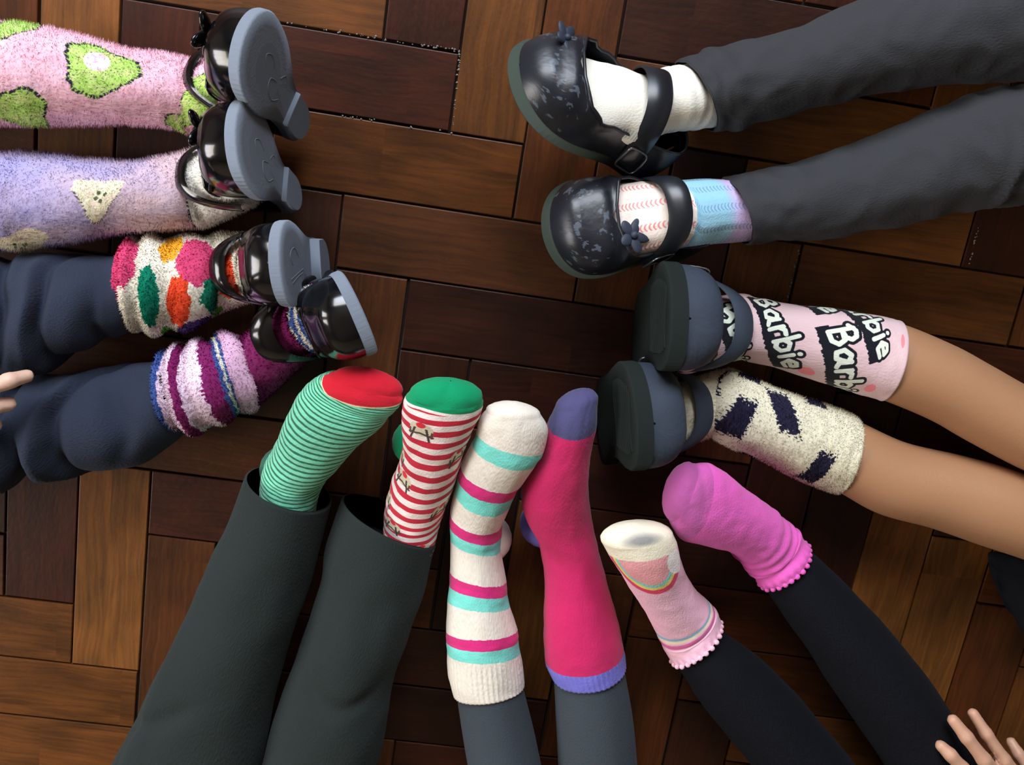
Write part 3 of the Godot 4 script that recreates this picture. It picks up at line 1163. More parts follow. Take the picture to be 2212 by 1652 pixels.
	var deep := func(u: float, s: float, folds: Array, k: float) -> float:
		var d := 0.003 * nring(u, s, 0.7, 0.6, k)
		for f in folds:   # [s, depth, width, bow, u, spread]
			var w: float = fposmod(u - f[4] + 0.5, 1.0) - 0.5
			var q: float = (s - f[0] + f[3] * w * w * 16.0 + 0.25 * nring(u, s, 0.5, 0.3, k)) / f[2]
			d -= 1.4 * f[1] * (exp(-q * q) - 0.5 * exp(-pow((q - 2.2) * 0.7, 2.0))) * exp(-pow(w / f[5], 2.0))
		return d * smoothstep(0.1, 0.9, s)
	var folds_a := [[2.6, 0.010, 0.16, 0.5, 0.2, 0.22], [3.5, 0.012, 0.18, -0.4, 0.3, 0.2], [1.5, 0.006, 0.2, 0.4, 0.12, 0.16], [4.4, 0.01, 0.2, 0.4, 0.25, 0.2]]
	var folds_b := [[3.15, 0.014, 0.16, 0.8, 0.22, 0.24], [3.75, 0.015, 0.13, -0.5, 0.14, 0.16], [4.45, 0.012, 0.15, 0.4, 0.28, 0.2], [1.75, 0.005, 0.22, -0.5, 0.3, 0.16], [5.0, 0.012, 0.16, 0.3, 0.12, 0.2]]
	loft(mb, la, {"cap_a": -1.0, "cap_b": 0.03, "mid": 0.3, "sub": 16, "nu": 64, "disp": func(u: float, s: float) -> float: return deep.call(u, s, folds_a, 0.0)})
	loft(mb, lb, {"cap_a": -1.0, "cap_b": 0.03, "mid": 0.3, "sub": 16, "nu": 64, "disp": func(u: float, s: float) -> float: return deep.call(u, s, folds_b, 5.0)})
	pelvis(mb, la, lb)
	obj("trousers", mb, navy, me)
	# hand resting on the thigh, mostly outside the picture
	var bones := []
	finger(bones, [px(-95, 905, 0.16), px(-55, 890, 0.165), px(-10, 876, 0.158), px(20, 872, 0.15)], 0.0082)
	finger(bones, [px(-95, 880, 0.162), px(-40, 845, 0.168), px(20, 822, 0.158), px(58, 812, 0.14)], 0.008)
	finger(bones, [px(-90, 930, 0.158), px(-60, 925, 0.16), px(-30, 920, 0.152), px(-10, 918, 0.145)], 0.008)
	finger(bones, [px(-95, 950, 0.152), px(-75, 955, 0.152), px(-55, 958, 0.146), px(-42, 960, 0.14)], 0.007)
	finger(bones, [px(-150, 860, 0.155), px(-120, 825, 0.155), px(-95, 800, 0.15)], 0.0088)
	for q in [[-95, 905], [-95, 880], [-90, 930], [-95, 950]]:
		bones.append([px(-185, 910, 0.165), px(q[0], q[1], 0.16), 0.013, 0.0105])
	bones.append([px(-185, 910, 0.165), px(-150, 860, 0.155), 0.014, 0.0115])
	bones.append([px(-185, 910, 0.165), px(-300, 930, 0.19), 0.019, 0.022])
	bones.append([px(-300, 930, 0.19), px(-420, 950, 0.25), 0.022, 0.027])
	body_from(bones, 0.003, me, skin_mat(c8(224, 184, 162)))
	sleeve(me, px(-300, 930, 0.19), px(-420, 950, 0.25), navy)


func finger(bones: Array, pts: Array, r: float) -> void:
	for i in pts.size() - 1:
		bones.append([pts[i], pts[i + 1], r * (1.08 - 0.08 * i), r * (1.08 - 0.08 * (i + 1))])


# Surface nets round tapered capsules joined by a smooth minimum.
func body_from(bones: Array, cell: float, parent: Node, m: Material) -> void:
	var lo := Vector3(1e9, 1e9, 1e9)
	var hi := -lo
	for b in bones:
		for k in 2:
			var r := Vector3.ONE * (maxf(b[2], b[3]) + cell * 4.0)
			lo = lo.min(b[k] - r)
			hi = hi.max(b[k] + r)
	var nx := int((hi.x - lo.x) / cell) + 2
	var ny := int((hi.y - lo.y) / cell) + 2
	var nzz := int((hi.z - lo.z) / cell) + 2
	var field := PackedFloat32Array()
	field.resize(nx * ny * nzz)
	field.fill(0.0)
	var k := 1.0 / 0.0016
	for b in bones:
		var rr: float = maxf(b[2], b[3]) + cell * 3.0
		var a0: Vector3 = b[0]
		var ab: Vector3 = b[1] - b[0]
		var ll := maxf(ab.length_squared(), 1e-9)
		var i0: Vector3 = ((a0.min(b[1]) - Vector3.ONE * rr - lo) / cell).floor()
		var i1: Vector3 = ((a0.max(b[1]) + Vector3.ONE * rr - lo) / cell).ceil()
		for z in range(maxi(0, int(i0.z)), mini(nzz, int(i1.z) + 1)):
			for y in range(maxi(0, int(i0.y)), mini(ny, int(i1.y) + 1)):
				for x in range(maxi(0, int(i0.x)), mini(nx, int(i1.x) + 1)):
					var p := lo + Vector3(x, y, z) * cell - a0
					var t := clampf(p.dot(ab) / ll, 0.0, 1.0)
					var d := (p - ab * t).length() - lerpf(b[2], b[3], t)
					field[(z * ny + y) * nx + x] += exp(-k * clampf(d, -0.02, 0.03))
	for i in field.size():
		field[i] = -log(maxf(field[i], 1e-12)) / k
	var at := {}
	var v := PackedVector3Array()
	var nn := PackedVector3Array()
	var offs := [0, 1, nx, nx + 1, nx * ny, nx * ny + 1, nx * ny + nx, nx * ny + nx + 1]
	for z in nzz - 1:
		for y in ny - 1:
			for x in nx - 1:
				var b := (z * ny + y) * nx + x
				var neg := 0
				for o in offs:
					if field[b + o] < 0.0:
						neg += 1
				if neg == 0 or neg == 8:
					continue
				var sum := Vector3.ZERO
				var cnt := 0
				for e in [[0, 1], [2, 3], [4, 5], [6, 7], [0, 2], [1, 3], [4, 6], [5, 7], [0, 4], [1, 5], [2, 6], [3, 7]]:
					var fa := field[b + offs[e[0]]]
					var fb := field[b + offs[e[1]]]
					if (fa < 0.0) != (fb < 0.0):
						var t := fa / (fa - fb)
						var ca := Vector3(e[0] & 1, (e[0] >> 1) & 1, e[0] >> 2)
						var cb := Vector3(e[1] & 1, (e[1] >> 1) & 1, e[1] >> 2)
						sum += ca.lerp(cb, t)
						cnt += 1
				at[b] = v.size()
				v.append(lo + (Vector3(x, y, z) + sum / cnt) * cell)
				var g := Vector3(field[b + 1] - field[b] + field[b + 1 + nx] - field[b + nx] + field[b + 1 + nx * ny] - field[b + nx * ny], field[b + nx] - field[b] + field[b + nx + 1] - field[b + 1] + field[b + nx + nx * ny] - field[b + nx * ny], field[b + nx * ny] - field[b] + field[b + nx * ny + 1] - field[b + 1] + field[b + nx * ny + nx] - field[b + nx])
				nn.append(g.normalized())
	var mb := MB.new()
	mb.v = v
	mb.n = nn
	mb.uv.resize(v.size())
	for i in v.size():
		mb.uv[i] = Vector2(v[i].x, v[i].z) * 6.0
	var st := [1, nx, nx * ny]
	for b in at:
		var x: int = b % nx
		var y: int = (b / nx) % ny
		var z: int = b / (nx * ny)
		for ax in 3:
			var f0: float = field[b]
			var f1: float = field[b + st[ax]]
			if (f0 < 0.0) == (f1 < 0.0):
				continue
			var i := (ax + 1) % 3
			var j := (ax + 2) % 3
			var q: Array = [b, b - st[i], b - st[i] - st[j], b - st[j]]
			if not (at.has(q[1]) and at.has(q[2]) and at.has(q[3])):
				continue
			var w := [at[q[0]], at[q[1]], at[q[2]], at[q[3]]]
			if f0 < 0.0:
				mb.idx.append_array(PackedInt32Array([w[0], w[2], w[1], w[0], w[3], w[2]]))
			else:
				mb.idx.append_array(PackedInt32Array([w[0], w[1], w[2], w[0], w[2], w[3]]))
	obj("body", mb, m, parent)


func person_reindeer() -> void:
	var me := person("person in loose dark trousers, one sock green striped, the other red and white")
	var mint := c8(126, 214, 176)
	var dark := c8(46, 108, 86)
	var red := c8(206, 34, 52)
	# green sock, right of the pair of legs in the picture's left
	var s1 := [sx(724, 804, 868, 850, 0.146, 0.016), sx(700, 811, 868, 870, 0.143, 0.02), sx(672, 825, 850, 888, 0.134, 0.025), sx(645, 852, 825, 916, 0.124, 0.03), sx(616, 905, 782, 950, 0.104, 0.033), sx(596, 956, 742, 993, 0.084, 0.036), sx(573, 1000, 704, 1036, 0.068, 0.038), sx(563, 1050, 685, 1086, 0.062, 0.04), sx(566, 1110, 680, 1140, 0.06, 0.04), sx(545, 1170, 665, 1205, 0.06, 0.04)]
	var fn := func(u: float, s: float) -> Color:
		var b := 1.05 + 0.95 * clampf((u - 0.16) * 2.2, -0.25, 0.6) * (1.0 - clampf((u - 0.36) * 6.0, 0.0, 1.0) * 1.2)
		if u < 0.5 or u > 0.93:
			if s < b - 0.08:
				return red
			if s < b:
				return c8(224, 214, 168)
		elif s < 0.6:
			return red
		var q := fposmod(s * 5.2 + 0.12 * sin(u * 12.0), 1.0)
		return dark if q < 0.36 else mint
	var mb := MB.new()
	loft(mb, s1, {"cap_a": 0.016, "cap_b": -1.0, "nu": 52, "disp": func(u: float, s: float) -> float: return 0.0012 * nring(u, s, 1.4, 1.6)})
	ball(mb, px(613, 1014, 0.036), Vector3(0.027, 0.03, 0.027), Basis(), Vector2(0.3, 0.62))
	obj("sock", mb, knitted(fn, s1.size(), 320, 1024), me, "mint green sock with thin dark stripes and a red toe")
	# red and white sock
	var s2 := [sx(884, 846, 1042, 862, 0.156, 0.02), sx(870, 872, 1041, 884, 0.15, 0.023), sx(869, 915, 1022, 925, 0.136, 0.027), sx(871, 960, 1004, 963, 0.12, 0.031), sx(861, 1004, 991, 1012, 0.1, 0.034), sx(844, 1046, 976, 1056, 0.082, 0.037), sx(833, 1090, 960, 1100, 0.068, 0.039), sx(829, 1130, 947, 1143, 0.062, 0.04), sx(830, 1170, 940, 1180, 0.06, 0.04)]
	var rd := c8(196, 40, 60)
	var wh := c8(240, 226, 220)
	var deer := [[1.45, 0.33], [2.7, 0.11], [3.9, 0.40], [5.1, 0.12], [6.15, 0.37], [7.3, 0.17], [3.2, 0.49], [5.3, 0.48], [7.4, 0.45]]
	var fn2 := func(u: float, s: float) -> Color:
		var b := 0.62 + 0.1 * sin(u * 14.0)
		if s < b - 0.12:
			return c8(16, 140, 92)
		if s < b + 0.05:
			return wh
		for d in deer:
			var a: float = (s - d[0]) / 0.5
			var c: float = (u - d[1]) / 0.085
			if absf(a) > 1.0 or absf(c) > 1.2:
				continue
			if Vector2((a + 0.35) * 1.1, c * 0.95).length() < 0.25:
				return c8(214, 48, 56)
			# antlers and eyes in dark strokes
			if absf(absf(c) - 0.35 - 0.25 * (a - 0.1)) < 0.07 and a > -0.1 and a < 0.9:
				return c8(70, 58, 52)
			if absf(absf(c) - 0.62) < 0.06 and a > 0.1 and a < 0.6:
				return c8(84, 72, 60)
			if absf(a - 0.3 - absf(c) * 0.3) < 0.07 and absf(c) < 0.75:
				return c8(80, 66, 58)
			if Vector2(a * 1.0, c * 0.8).length() < 0.55:
				return c8(210, 198, 170)
		return rd if fposmod(s * 2.05 + 0.1, 1.0) < 0.47 else wh
	mb = MB.new()
	loft(mb, s2, {"cap_a": 0.018, "cap_b": -1.0, "nu": 52, "disp": func(u: float, s: float) -> float: return 0.0012 * nring(u, s, 1.4, 1.6, 5.0) - 0.0028 * exp(-pow((u - 0.27) / 0.05, 2.0)) * smoothstep(0.3, -0.6, s)})
	ball(mb, px(897, 955, 0.05), Vector3(0.026, 0.03, 0.026), Basis(), Vector2(0.3, 0.03))
	obj("sock", mb, knitted(fn2, s2.size(), 320, 1024), me, "red and white striped sock with a green toe")
	# trousers
	var dk := cloth(c8(39, 45, 44), weave, 0.25, 0.4)
	mb = MB.new()
	var la := ext([sx(531, 1024, 716, 1088, 0.066, 0.054), sx(492, 1130, 690, 1188, 0.066, 0.054), sx(440, 1235, 664, 1290, 0.068, 0.054), sx(388, 1350, 624, 1395, 0.07, 0.055), sx(318, 1500, 588, 1520, 0.073, 0.056), sx(240, 1640, 560, 1670, 0.076, 0.058), sx(180, 1770, 520, 1800, 0.08, 0.06)], HIP)
	var lb := ext([sx(738, 1076, 942, 1172, 0.064, 0.05), sx(708, 1170, 918, 1256, 0.066, 0.05), sx(682, 1290, 882, 1364, 0.068, 0.052), sx(636, 1430, 850, 1470, 0.07, 0.054), sx(590, 1550, 828, 1566, 0.073, 0.056), sx(545, 1690, 800, 1700, 0.076, 0.058), sx(500, 1810, 770, 1820, 0.08, 0.06)], HIP)
	loft(mb, la, {"cap_a": -1.0, "cap_b": 0.03, "mid": 0.3, "sub": 14, "nu": 64, "disp": func(u: float, s: float) -> float: return 0.005 * nring(u, s, 0.55, 0.5) * smoothstep(0.4, 2.2, s) - 0.006 * exp(-pow((s - 4.25 - 3.0 * (u - 0.42)) / 0.16, 2.0)) * smoothstep(0.24, 0.34, u) * smoothstep(0.52, 0.46, u) + 0.006 * exp(-pow((u - 0.4 + (s - 4.0) * 0.02) / 0.03, 2.0)) * smoothstep(2.8, 3.6, s)})
	loft(mb, lb, {"cap_a": -1.0, "cap_b": 0.03, "mid": 0.3, "sub": 14, "nu": 64, "disp": func(u: float, s: float) -> float: return (0.006 * nring(u, s, 0.55, 0.5, 6.0) - 0.006 * exp(-pow((s - 3.3 + 5.0 * pow(u - 0.25, 2.0) * 4.0) / 0.2, 2.0)) * smoothstep(0.08, 0.2, u) * smoothstep(0.45, 0.36, u)) * smoothstep(0.2, 1.6, s)})
	pelvis(mb, la, lb)
	obj("trousers", mb, dk, me)


func person_knee_socks() -> void:
	var me := person("person in grey tights wearing a white banded knee sock and a magenta knee sock")
	var white := c8(226, 218, 204)
	var teal := c8(120, 214, 200)
	var mag := c8(206, 46, 118)
	var s1 := [sx(1050, 886, 1168, 896, 0.142, 0.02), sx(1036, 905, 1183, 925, 0.138, 0.024), sx(1029, 932, 1176, 972, 0.13, 0.027), sx(1020, 957, 1160, 995, 0.122, 0.03), sx(995, 1005, 1128, 1040, 0.104, 0.033), sx(989, 1028, 1116, 1061, 0.096, 0.034), sx(983, 1058, 1102, 1088, 0.086, 0.036), sx(972, 1103, 1086, 1128, 0.073, 0.038), sx(972, 1130, 1083, 1157, 0.068, 0.039), sx(973, 1163, 1082, 1188, 0.064, 0.039), sx(972, 1234, 1093, 1256, 0.062, 0.04), sx(970, 1263, 1096, 1281, 0.062, 0.041), sx(967, 1295, 1101, 1309, 0.062, 0.042), sx(964, 1362, 1118, 1360, 0.063, 0.044), sx(964, 1383, 1120, 1381, 0.063, 0.045), sx(966, 1408, 1124, 1408, 0.063, 0.045), sx(970, 1462, 1131, 1462, 0.063, 0.045), sx(981, 1500, 1131, 1482, 0.063, 0.045)]
	var fn := func(u: float, s: float) -> Color:
		var q := s + 0.03 * nz(u * 30.0, s * 6.0)
		for b in [[2.0, 3.0, 1], [4.0, 5.0, 0], [5.0, 6.0, 1], [7.0, 8.0, 0], [8.0, 9.0, 1], [10.0, 11.0, 0], [11.0, 12.0, 1], [13.0, 14.0, 0], [14.0, 15.0, 1]]:
			if q >= b[0] and q < b[1]:
				return teal if b[2] else mag
		return white
	var rib := func(u: float, s: float) -> float:
		var r := 0.0008 * sin(u * TAU * 46.0) * smoothstep(15.0, 15.4, s)
		return r + 0.001 * nring(u, s, 1.4, 0.8)
	var mb := MB.new()
	loft(mb, s1, {"cap_a": 0.012, "cap_b": -1.0, "nu": 138, "sub": 6, "disp": rib, "lean": 0.25})
	ball(mb, px(1056, 1162, 0.038), Vector3(0.027, 0.034, 0.027), Basis(), Vector2(0.3, 4.5 / 19.0))
	obj("sock", mb, knitted(fn, s1.size(), 256, 1024), me, "white knee sock with magenta and turquoise bands")
	var violet := c8(112, 110, 196)
	var s2 := [sx(1200, 880, 1291, 860, 0.13, 0.02), sx(1186, 912, 1289, 912, 0.128, 0.024), sx(1167, 965, 1278, 958, 0.116, 0.028), sx(1148, 1010, 1273, 1002, 0.104, 0.032), sx(1126, 1060, 1271, 1060, 0.086, 0.037), sx(1136, 1115, 1277, 1112, 0.07, 0.04), sx(1163, 1168, 1287, 1162, 0.062, 0.04), sx(1172, 1215, 1297, 1206, 0.06, 0.04), sx(1177, 1263, 1312, 1260, 0.06, 0.042), sx(1175, 1329, 1330, 1325, 0.062, 0.045), sx(1175, 1390, 1342, 1372, 0.063, 0.047), sx(1178, 1425, 1346, 1400, 0.063, 0.047), sx(1192, 1460, 1351, 1436, 0.063, 0.046)]
	var fn2 := func(u: float, s: float) -> Color:
		var q := s + 0.03 * nz(u * 30.0, s * 6.0)
		if q < 1.15 or q > 11.0:
			return violet if q > 11.0 else c8(74, 72, 110)
		if u > 0.465 and u < 0.8 and absf(q - 4.9) < 1.15 - absf(u - 0.6) * 2.0:
			return violet
		return c8(192, 38, 94)
	mb = MB.new()
	loft(mb, s2, {"cap_a": 0.014, "cap_b": -1.0, "nu": 138, "sub": 8, "disp": func(u: float, s: float) -> float: return 0.0008 * sin(u * TAU * 46.0) * smoothstep(11.0, 11.2, s) + 0.001 * nring(u, s, 1.4, 0.8, 7.0)})
	ball(mb, px(1172, 1130, 0.036), Vector3(0.027, 0.033, 0.027), Basis(), Vector2(0.6, 5.9 / 14.0))
	obj("sock", mb, knitted(fn2, s2.size(), 320, 1024), me, "magenta knee sock with violet toe, heel and cuff")
	var grey := cloth(c8(59, 66, 72), weave, 0.25, 0.4)
	mb = MB.new()
	var la := ext([sx(978, 1440, 1122, 1440, 0.062, 0.04), sx(988, 1510, 1132, 1492, 0.063, 0.042), sx(1000, 1590, 1154, 1580, 0.068, 0.045), sx(1012, 1660, 1170, 1655, 0.074, 0.048), sx(1030, 1760, 1195, 1755, 0.08, 0.05)], HIP)
	var lb := ext([sx(1186, 1400, 1338, 1385, 0.062, 0.042), sx(1196, 1468, 1349, 1448, 0.063, 0.043), sx(1201, 1555, 1366, 1545, 0.068, 0.046), sx(1206, 1655, 1376, 1650, 0.074, 0.048), sx(1212, 1760, 1385, 1755, 0.08, 0.05)], HIP)
	loft(mb, la, {"cap_a": 0.002, "cap_b": 0.03, "mid": 0.3})
	loft(mb, lb, {"cap_a": 0.002, "cap_b": 0.03, "mid": 0.3})
	pelvis(mb, la, lb)
	obj("tights", mb, grey, me)


func person_rainbow() -> void:
	var me := person("person in black leggings wearing a pale pink rainbow sock and a bright pink sock")
	var pale := c8(240, 188, 206)
	var cream := c8(240, 232, 206)
	var s1 := [sx(1298, 1166, 1453, 1150, 0.142, 0.024), sx(1313, 1192, 1464, 1178, 0.136, 0.026), sx(1334, 1222, 1472, 1212, 0.122, 0.029), sx(1351, 1250, 1480, 1238, 0.108, 0.031), sx(1372, 1282, 1492, 1260, 0.094, 0.034), sx(1395, 1322, 1510, 1285, 0.08, 0.036), sx(1411, 1354, 1528, 1300, 0.07, 0.037), sx(1424, 1382, 1540, 1310, 0.064, 0.038), sx(1434, 1402, 1549, 1320, 0.061, 0.039), sx(1451, 1428, 1557, 1345, 0.06, 0.042)]
	var fn := func(u: float, s: float) -> Color:
		var q := s + 0.02 * nz(u * 30.0, s * 6.0)
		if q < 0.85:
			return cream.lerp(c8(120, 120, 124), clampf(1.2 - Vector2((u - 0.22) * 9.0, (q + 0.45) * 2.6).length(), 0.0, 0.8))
		# rainbow across the foot
		var d := Vector2((u - 0.25) / 0.19, (q - 0.95) / 1.75).length()
		if u < 0.25 and q < 2.1 and Vector2((u - 0.09) / 0.06, (q - 1.35) / 0.6).length() < 1.0:
			return c8(250, 246, 240)
		if d < 1.02 and u < 0.5:
			if d > 0.86:
				return c8(226, 66, 104)
			if d > 0.76:
				return c8(242, 218, 116)
			if d > 0.66:
				return c8(140, 214, 204)
			return c8(240, 168, 172)
		if q > 6.05 and q < 6.3:
			return c8(150, 190, 214)
		if q > 6.3 and q < 6.6:
			return c8(246, 222, 196)
		if q > 6.75 and q < 7.15:
			return c8(222, 104, 166)
		return pale
	var frill := func(u: float, s: float) -> float:
		var k := s - 8.0
		return 0.0006 * nring(u, s, 1.4, 1.2) - 0.0016 * exp(-pow((s - 7.3) / 0.14, 2.0)) + 0.0012 * sin(u * TAU * 22.0) * smoothstep(0.4, 1.0, k)
	var mb := MB.new()
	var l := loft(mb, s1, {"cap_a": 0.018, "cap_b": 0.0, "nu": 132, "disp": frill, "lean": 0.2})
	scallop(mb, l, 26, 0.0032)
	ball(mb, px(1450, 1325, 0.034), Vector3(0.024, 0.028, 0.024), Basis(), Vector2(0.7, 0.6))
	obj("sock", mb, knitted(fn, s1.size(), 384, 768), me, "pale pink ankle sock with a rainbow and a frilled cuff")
	var s2 := [sx(1445, 1122, 1502, 1003, 0.136, 0.025), sx(1463, 1157, 1536, 1003, 0.132, 0.028), sx(1494, 1169, 1571, 1023, 0.12, 0.031), sx(1530, 1175, 1606, 1053, 0.106, 0.033), sx(1564, 1183, 1641, 1078, 0.09, 0.035), sx(1590, 1199, 1676, 1104, 0.076, 0.037), sx(1604, 1217, 1704, 1131, 0.066, 0.038), sx(1615, 1234, 1722, 1143, 0.061, 0.039), sx(1641, 1262, 1747, 1180, 0.06, 0.042)]
	var fn2 := func(u: float, s: float) -> Color:
		var hot := c8(226, 98, 186)
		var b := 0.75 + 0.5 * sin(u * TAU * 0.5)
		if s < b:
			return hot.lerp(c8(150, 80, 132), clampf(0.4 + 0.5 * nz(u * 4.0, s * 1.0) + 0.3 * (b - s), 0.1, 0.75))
		return hot
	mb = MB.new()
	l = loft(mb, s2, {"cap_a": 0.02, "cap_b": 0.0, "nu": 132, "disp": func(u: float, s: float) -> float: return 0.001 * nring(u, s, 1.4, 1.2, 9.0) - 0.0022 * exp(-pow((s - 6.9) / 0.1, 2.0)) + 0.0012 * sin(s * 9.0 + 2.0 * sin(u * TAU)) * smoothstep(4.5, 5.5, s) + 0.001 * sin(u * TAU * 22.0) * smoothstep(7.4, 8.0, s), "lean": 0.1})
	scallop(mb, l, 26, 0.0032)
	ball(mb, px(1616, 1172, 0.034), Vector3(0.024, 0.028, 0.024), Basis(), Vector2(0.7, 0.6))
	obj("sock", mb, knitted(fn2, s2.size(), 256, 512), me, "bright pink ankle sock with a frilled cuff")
	var black := cloth(c8(17, 18, 23), weave, 0.4, 0.25)
	mb = MB.new()
	var la := ext([sx(1440, 1395, 1540, 1318, 0.058, 0.032), sx(1466, 1442, 1560, 1362, 0.06, 0.036), sx(1500, 1496, 1630, 1414, 0.064, 0.042), sx(1550, 1562, 1712, 1492, 0.068, 0.046), sx(1622, 1650, 1800, 1592, 0.072, 0.05), sx(1700, 1750, 1880, 1690, 0.078, 0.053)], HIP)
	var lb := ext([sx(1628, 1236, 1728, 1160, 0.058, 0.032), sx(1654, 1272, 1756, 1194, 0.06, 0.036), sx(1694, 1330, 1832, 1264, 0.064, 0.043), sx(1745, 1405, 1930, 1372, 0.068, 0.05), sx(1800, 1490, 2010, 1472, 0.072, 0.053), sx(1862, 1580, 2074, 1572, 0.076, 0.055), sx(1930, 1690, 2135, 1690, 0.08, 0.056)], HIP)
	loft(mb, la, {"cap_a": 0.002, "cap_b": 0.03, "mid": 0.3, "disp": func(u: float, s: float) -> float: return 0.0015 * nring(u, s, 0.9, 0.8)})
	loft(mb, lb, {"cap_a": 0.002, "cap_b": 0.03, "mid": 0.3, "disp": func(u: float, s: float) -> float: return 0.0015 * nring(u, s, 0.9, 0.8, 3.0)})
	pelvis(mb, la, lb)
	obj("leggings", mb, black, me)
	# hand that rests on the outer knee
	var bones := []
	finger(bones, [px(2112, 1700, 0.137), px(2080, 1660, 0.14), px(2053, 1630, 0.137), px(2032, 1610, 0.13)], 0.0078)
	finger(bones, [px(2165, 1690, 0.142), px(2125, 1640, 0.144), px(2088, 1592, 0.138), px(2059, 1555, 0.128)], 0.008)
	finger(bones, [px(2210, 1692, 0.14), px(2168, 1640, 0.138), px(2130, 1585, 0.13), px(2102, 1541, 0.118)], 0.0076)
	finger(bones, [px(2250, 1700, 0.132), px(2222, 1660, 0.125), px(2200, 1628, 0.115), px(2184, 1602, 0.104)], 0.0068)
	finger(bones, [px(2140, 1790, 0.13), px(2100, 1745, 0.13), px(2070, 1715, 0.125)], 0.0084)
	for q in [[2112, 1700, 0.137], [2165, 1690, 0.142], [2210, 1692, 0.14], [2250, 1700, 0.132]]:
		bones.append([px(2230, 1790, 0.145), px(q[0], q[1], q[2]), 0.014, 0.0098])
	bones.append([px(2230, 1790, 0.145), px(2140, 1790, 0.13), 0.014, 0.011])
	bones.append([px(2230, 1790, 0.145), px(2300, 1880, 0.17), 0.019, 0.022])
	bones.append([px(2300, 1880, 0.17), px(2380, 1980, 0.24), 0.022, 0.027])
	body_from(bones, 0.003, me, skin_mat(c8(190, 146, 120)))
	sleeve(me, px(2300, 1880, 0.17), px(2380, 1980, 0.24), cloth(c8(44, 48, 62), weave, 0.25, 0.3))


func scallop(mb: MB, l: Dictionary, count: int, r: float) -> void:   # a row of small rounded knots along the last ring
	var cols: int = l.cols
	var last: int = (l.rows - 1) * cols
	for k in count:
		var j := int(float(k) / count * (cols - 1))
		var p: Vector3 = l.p[last + j]
		if p.y < 0.006:
			continue
		ball(mb, p, Vector3(r, r * 0.8, r), Basis(), Vector2(0.9, 0.97))


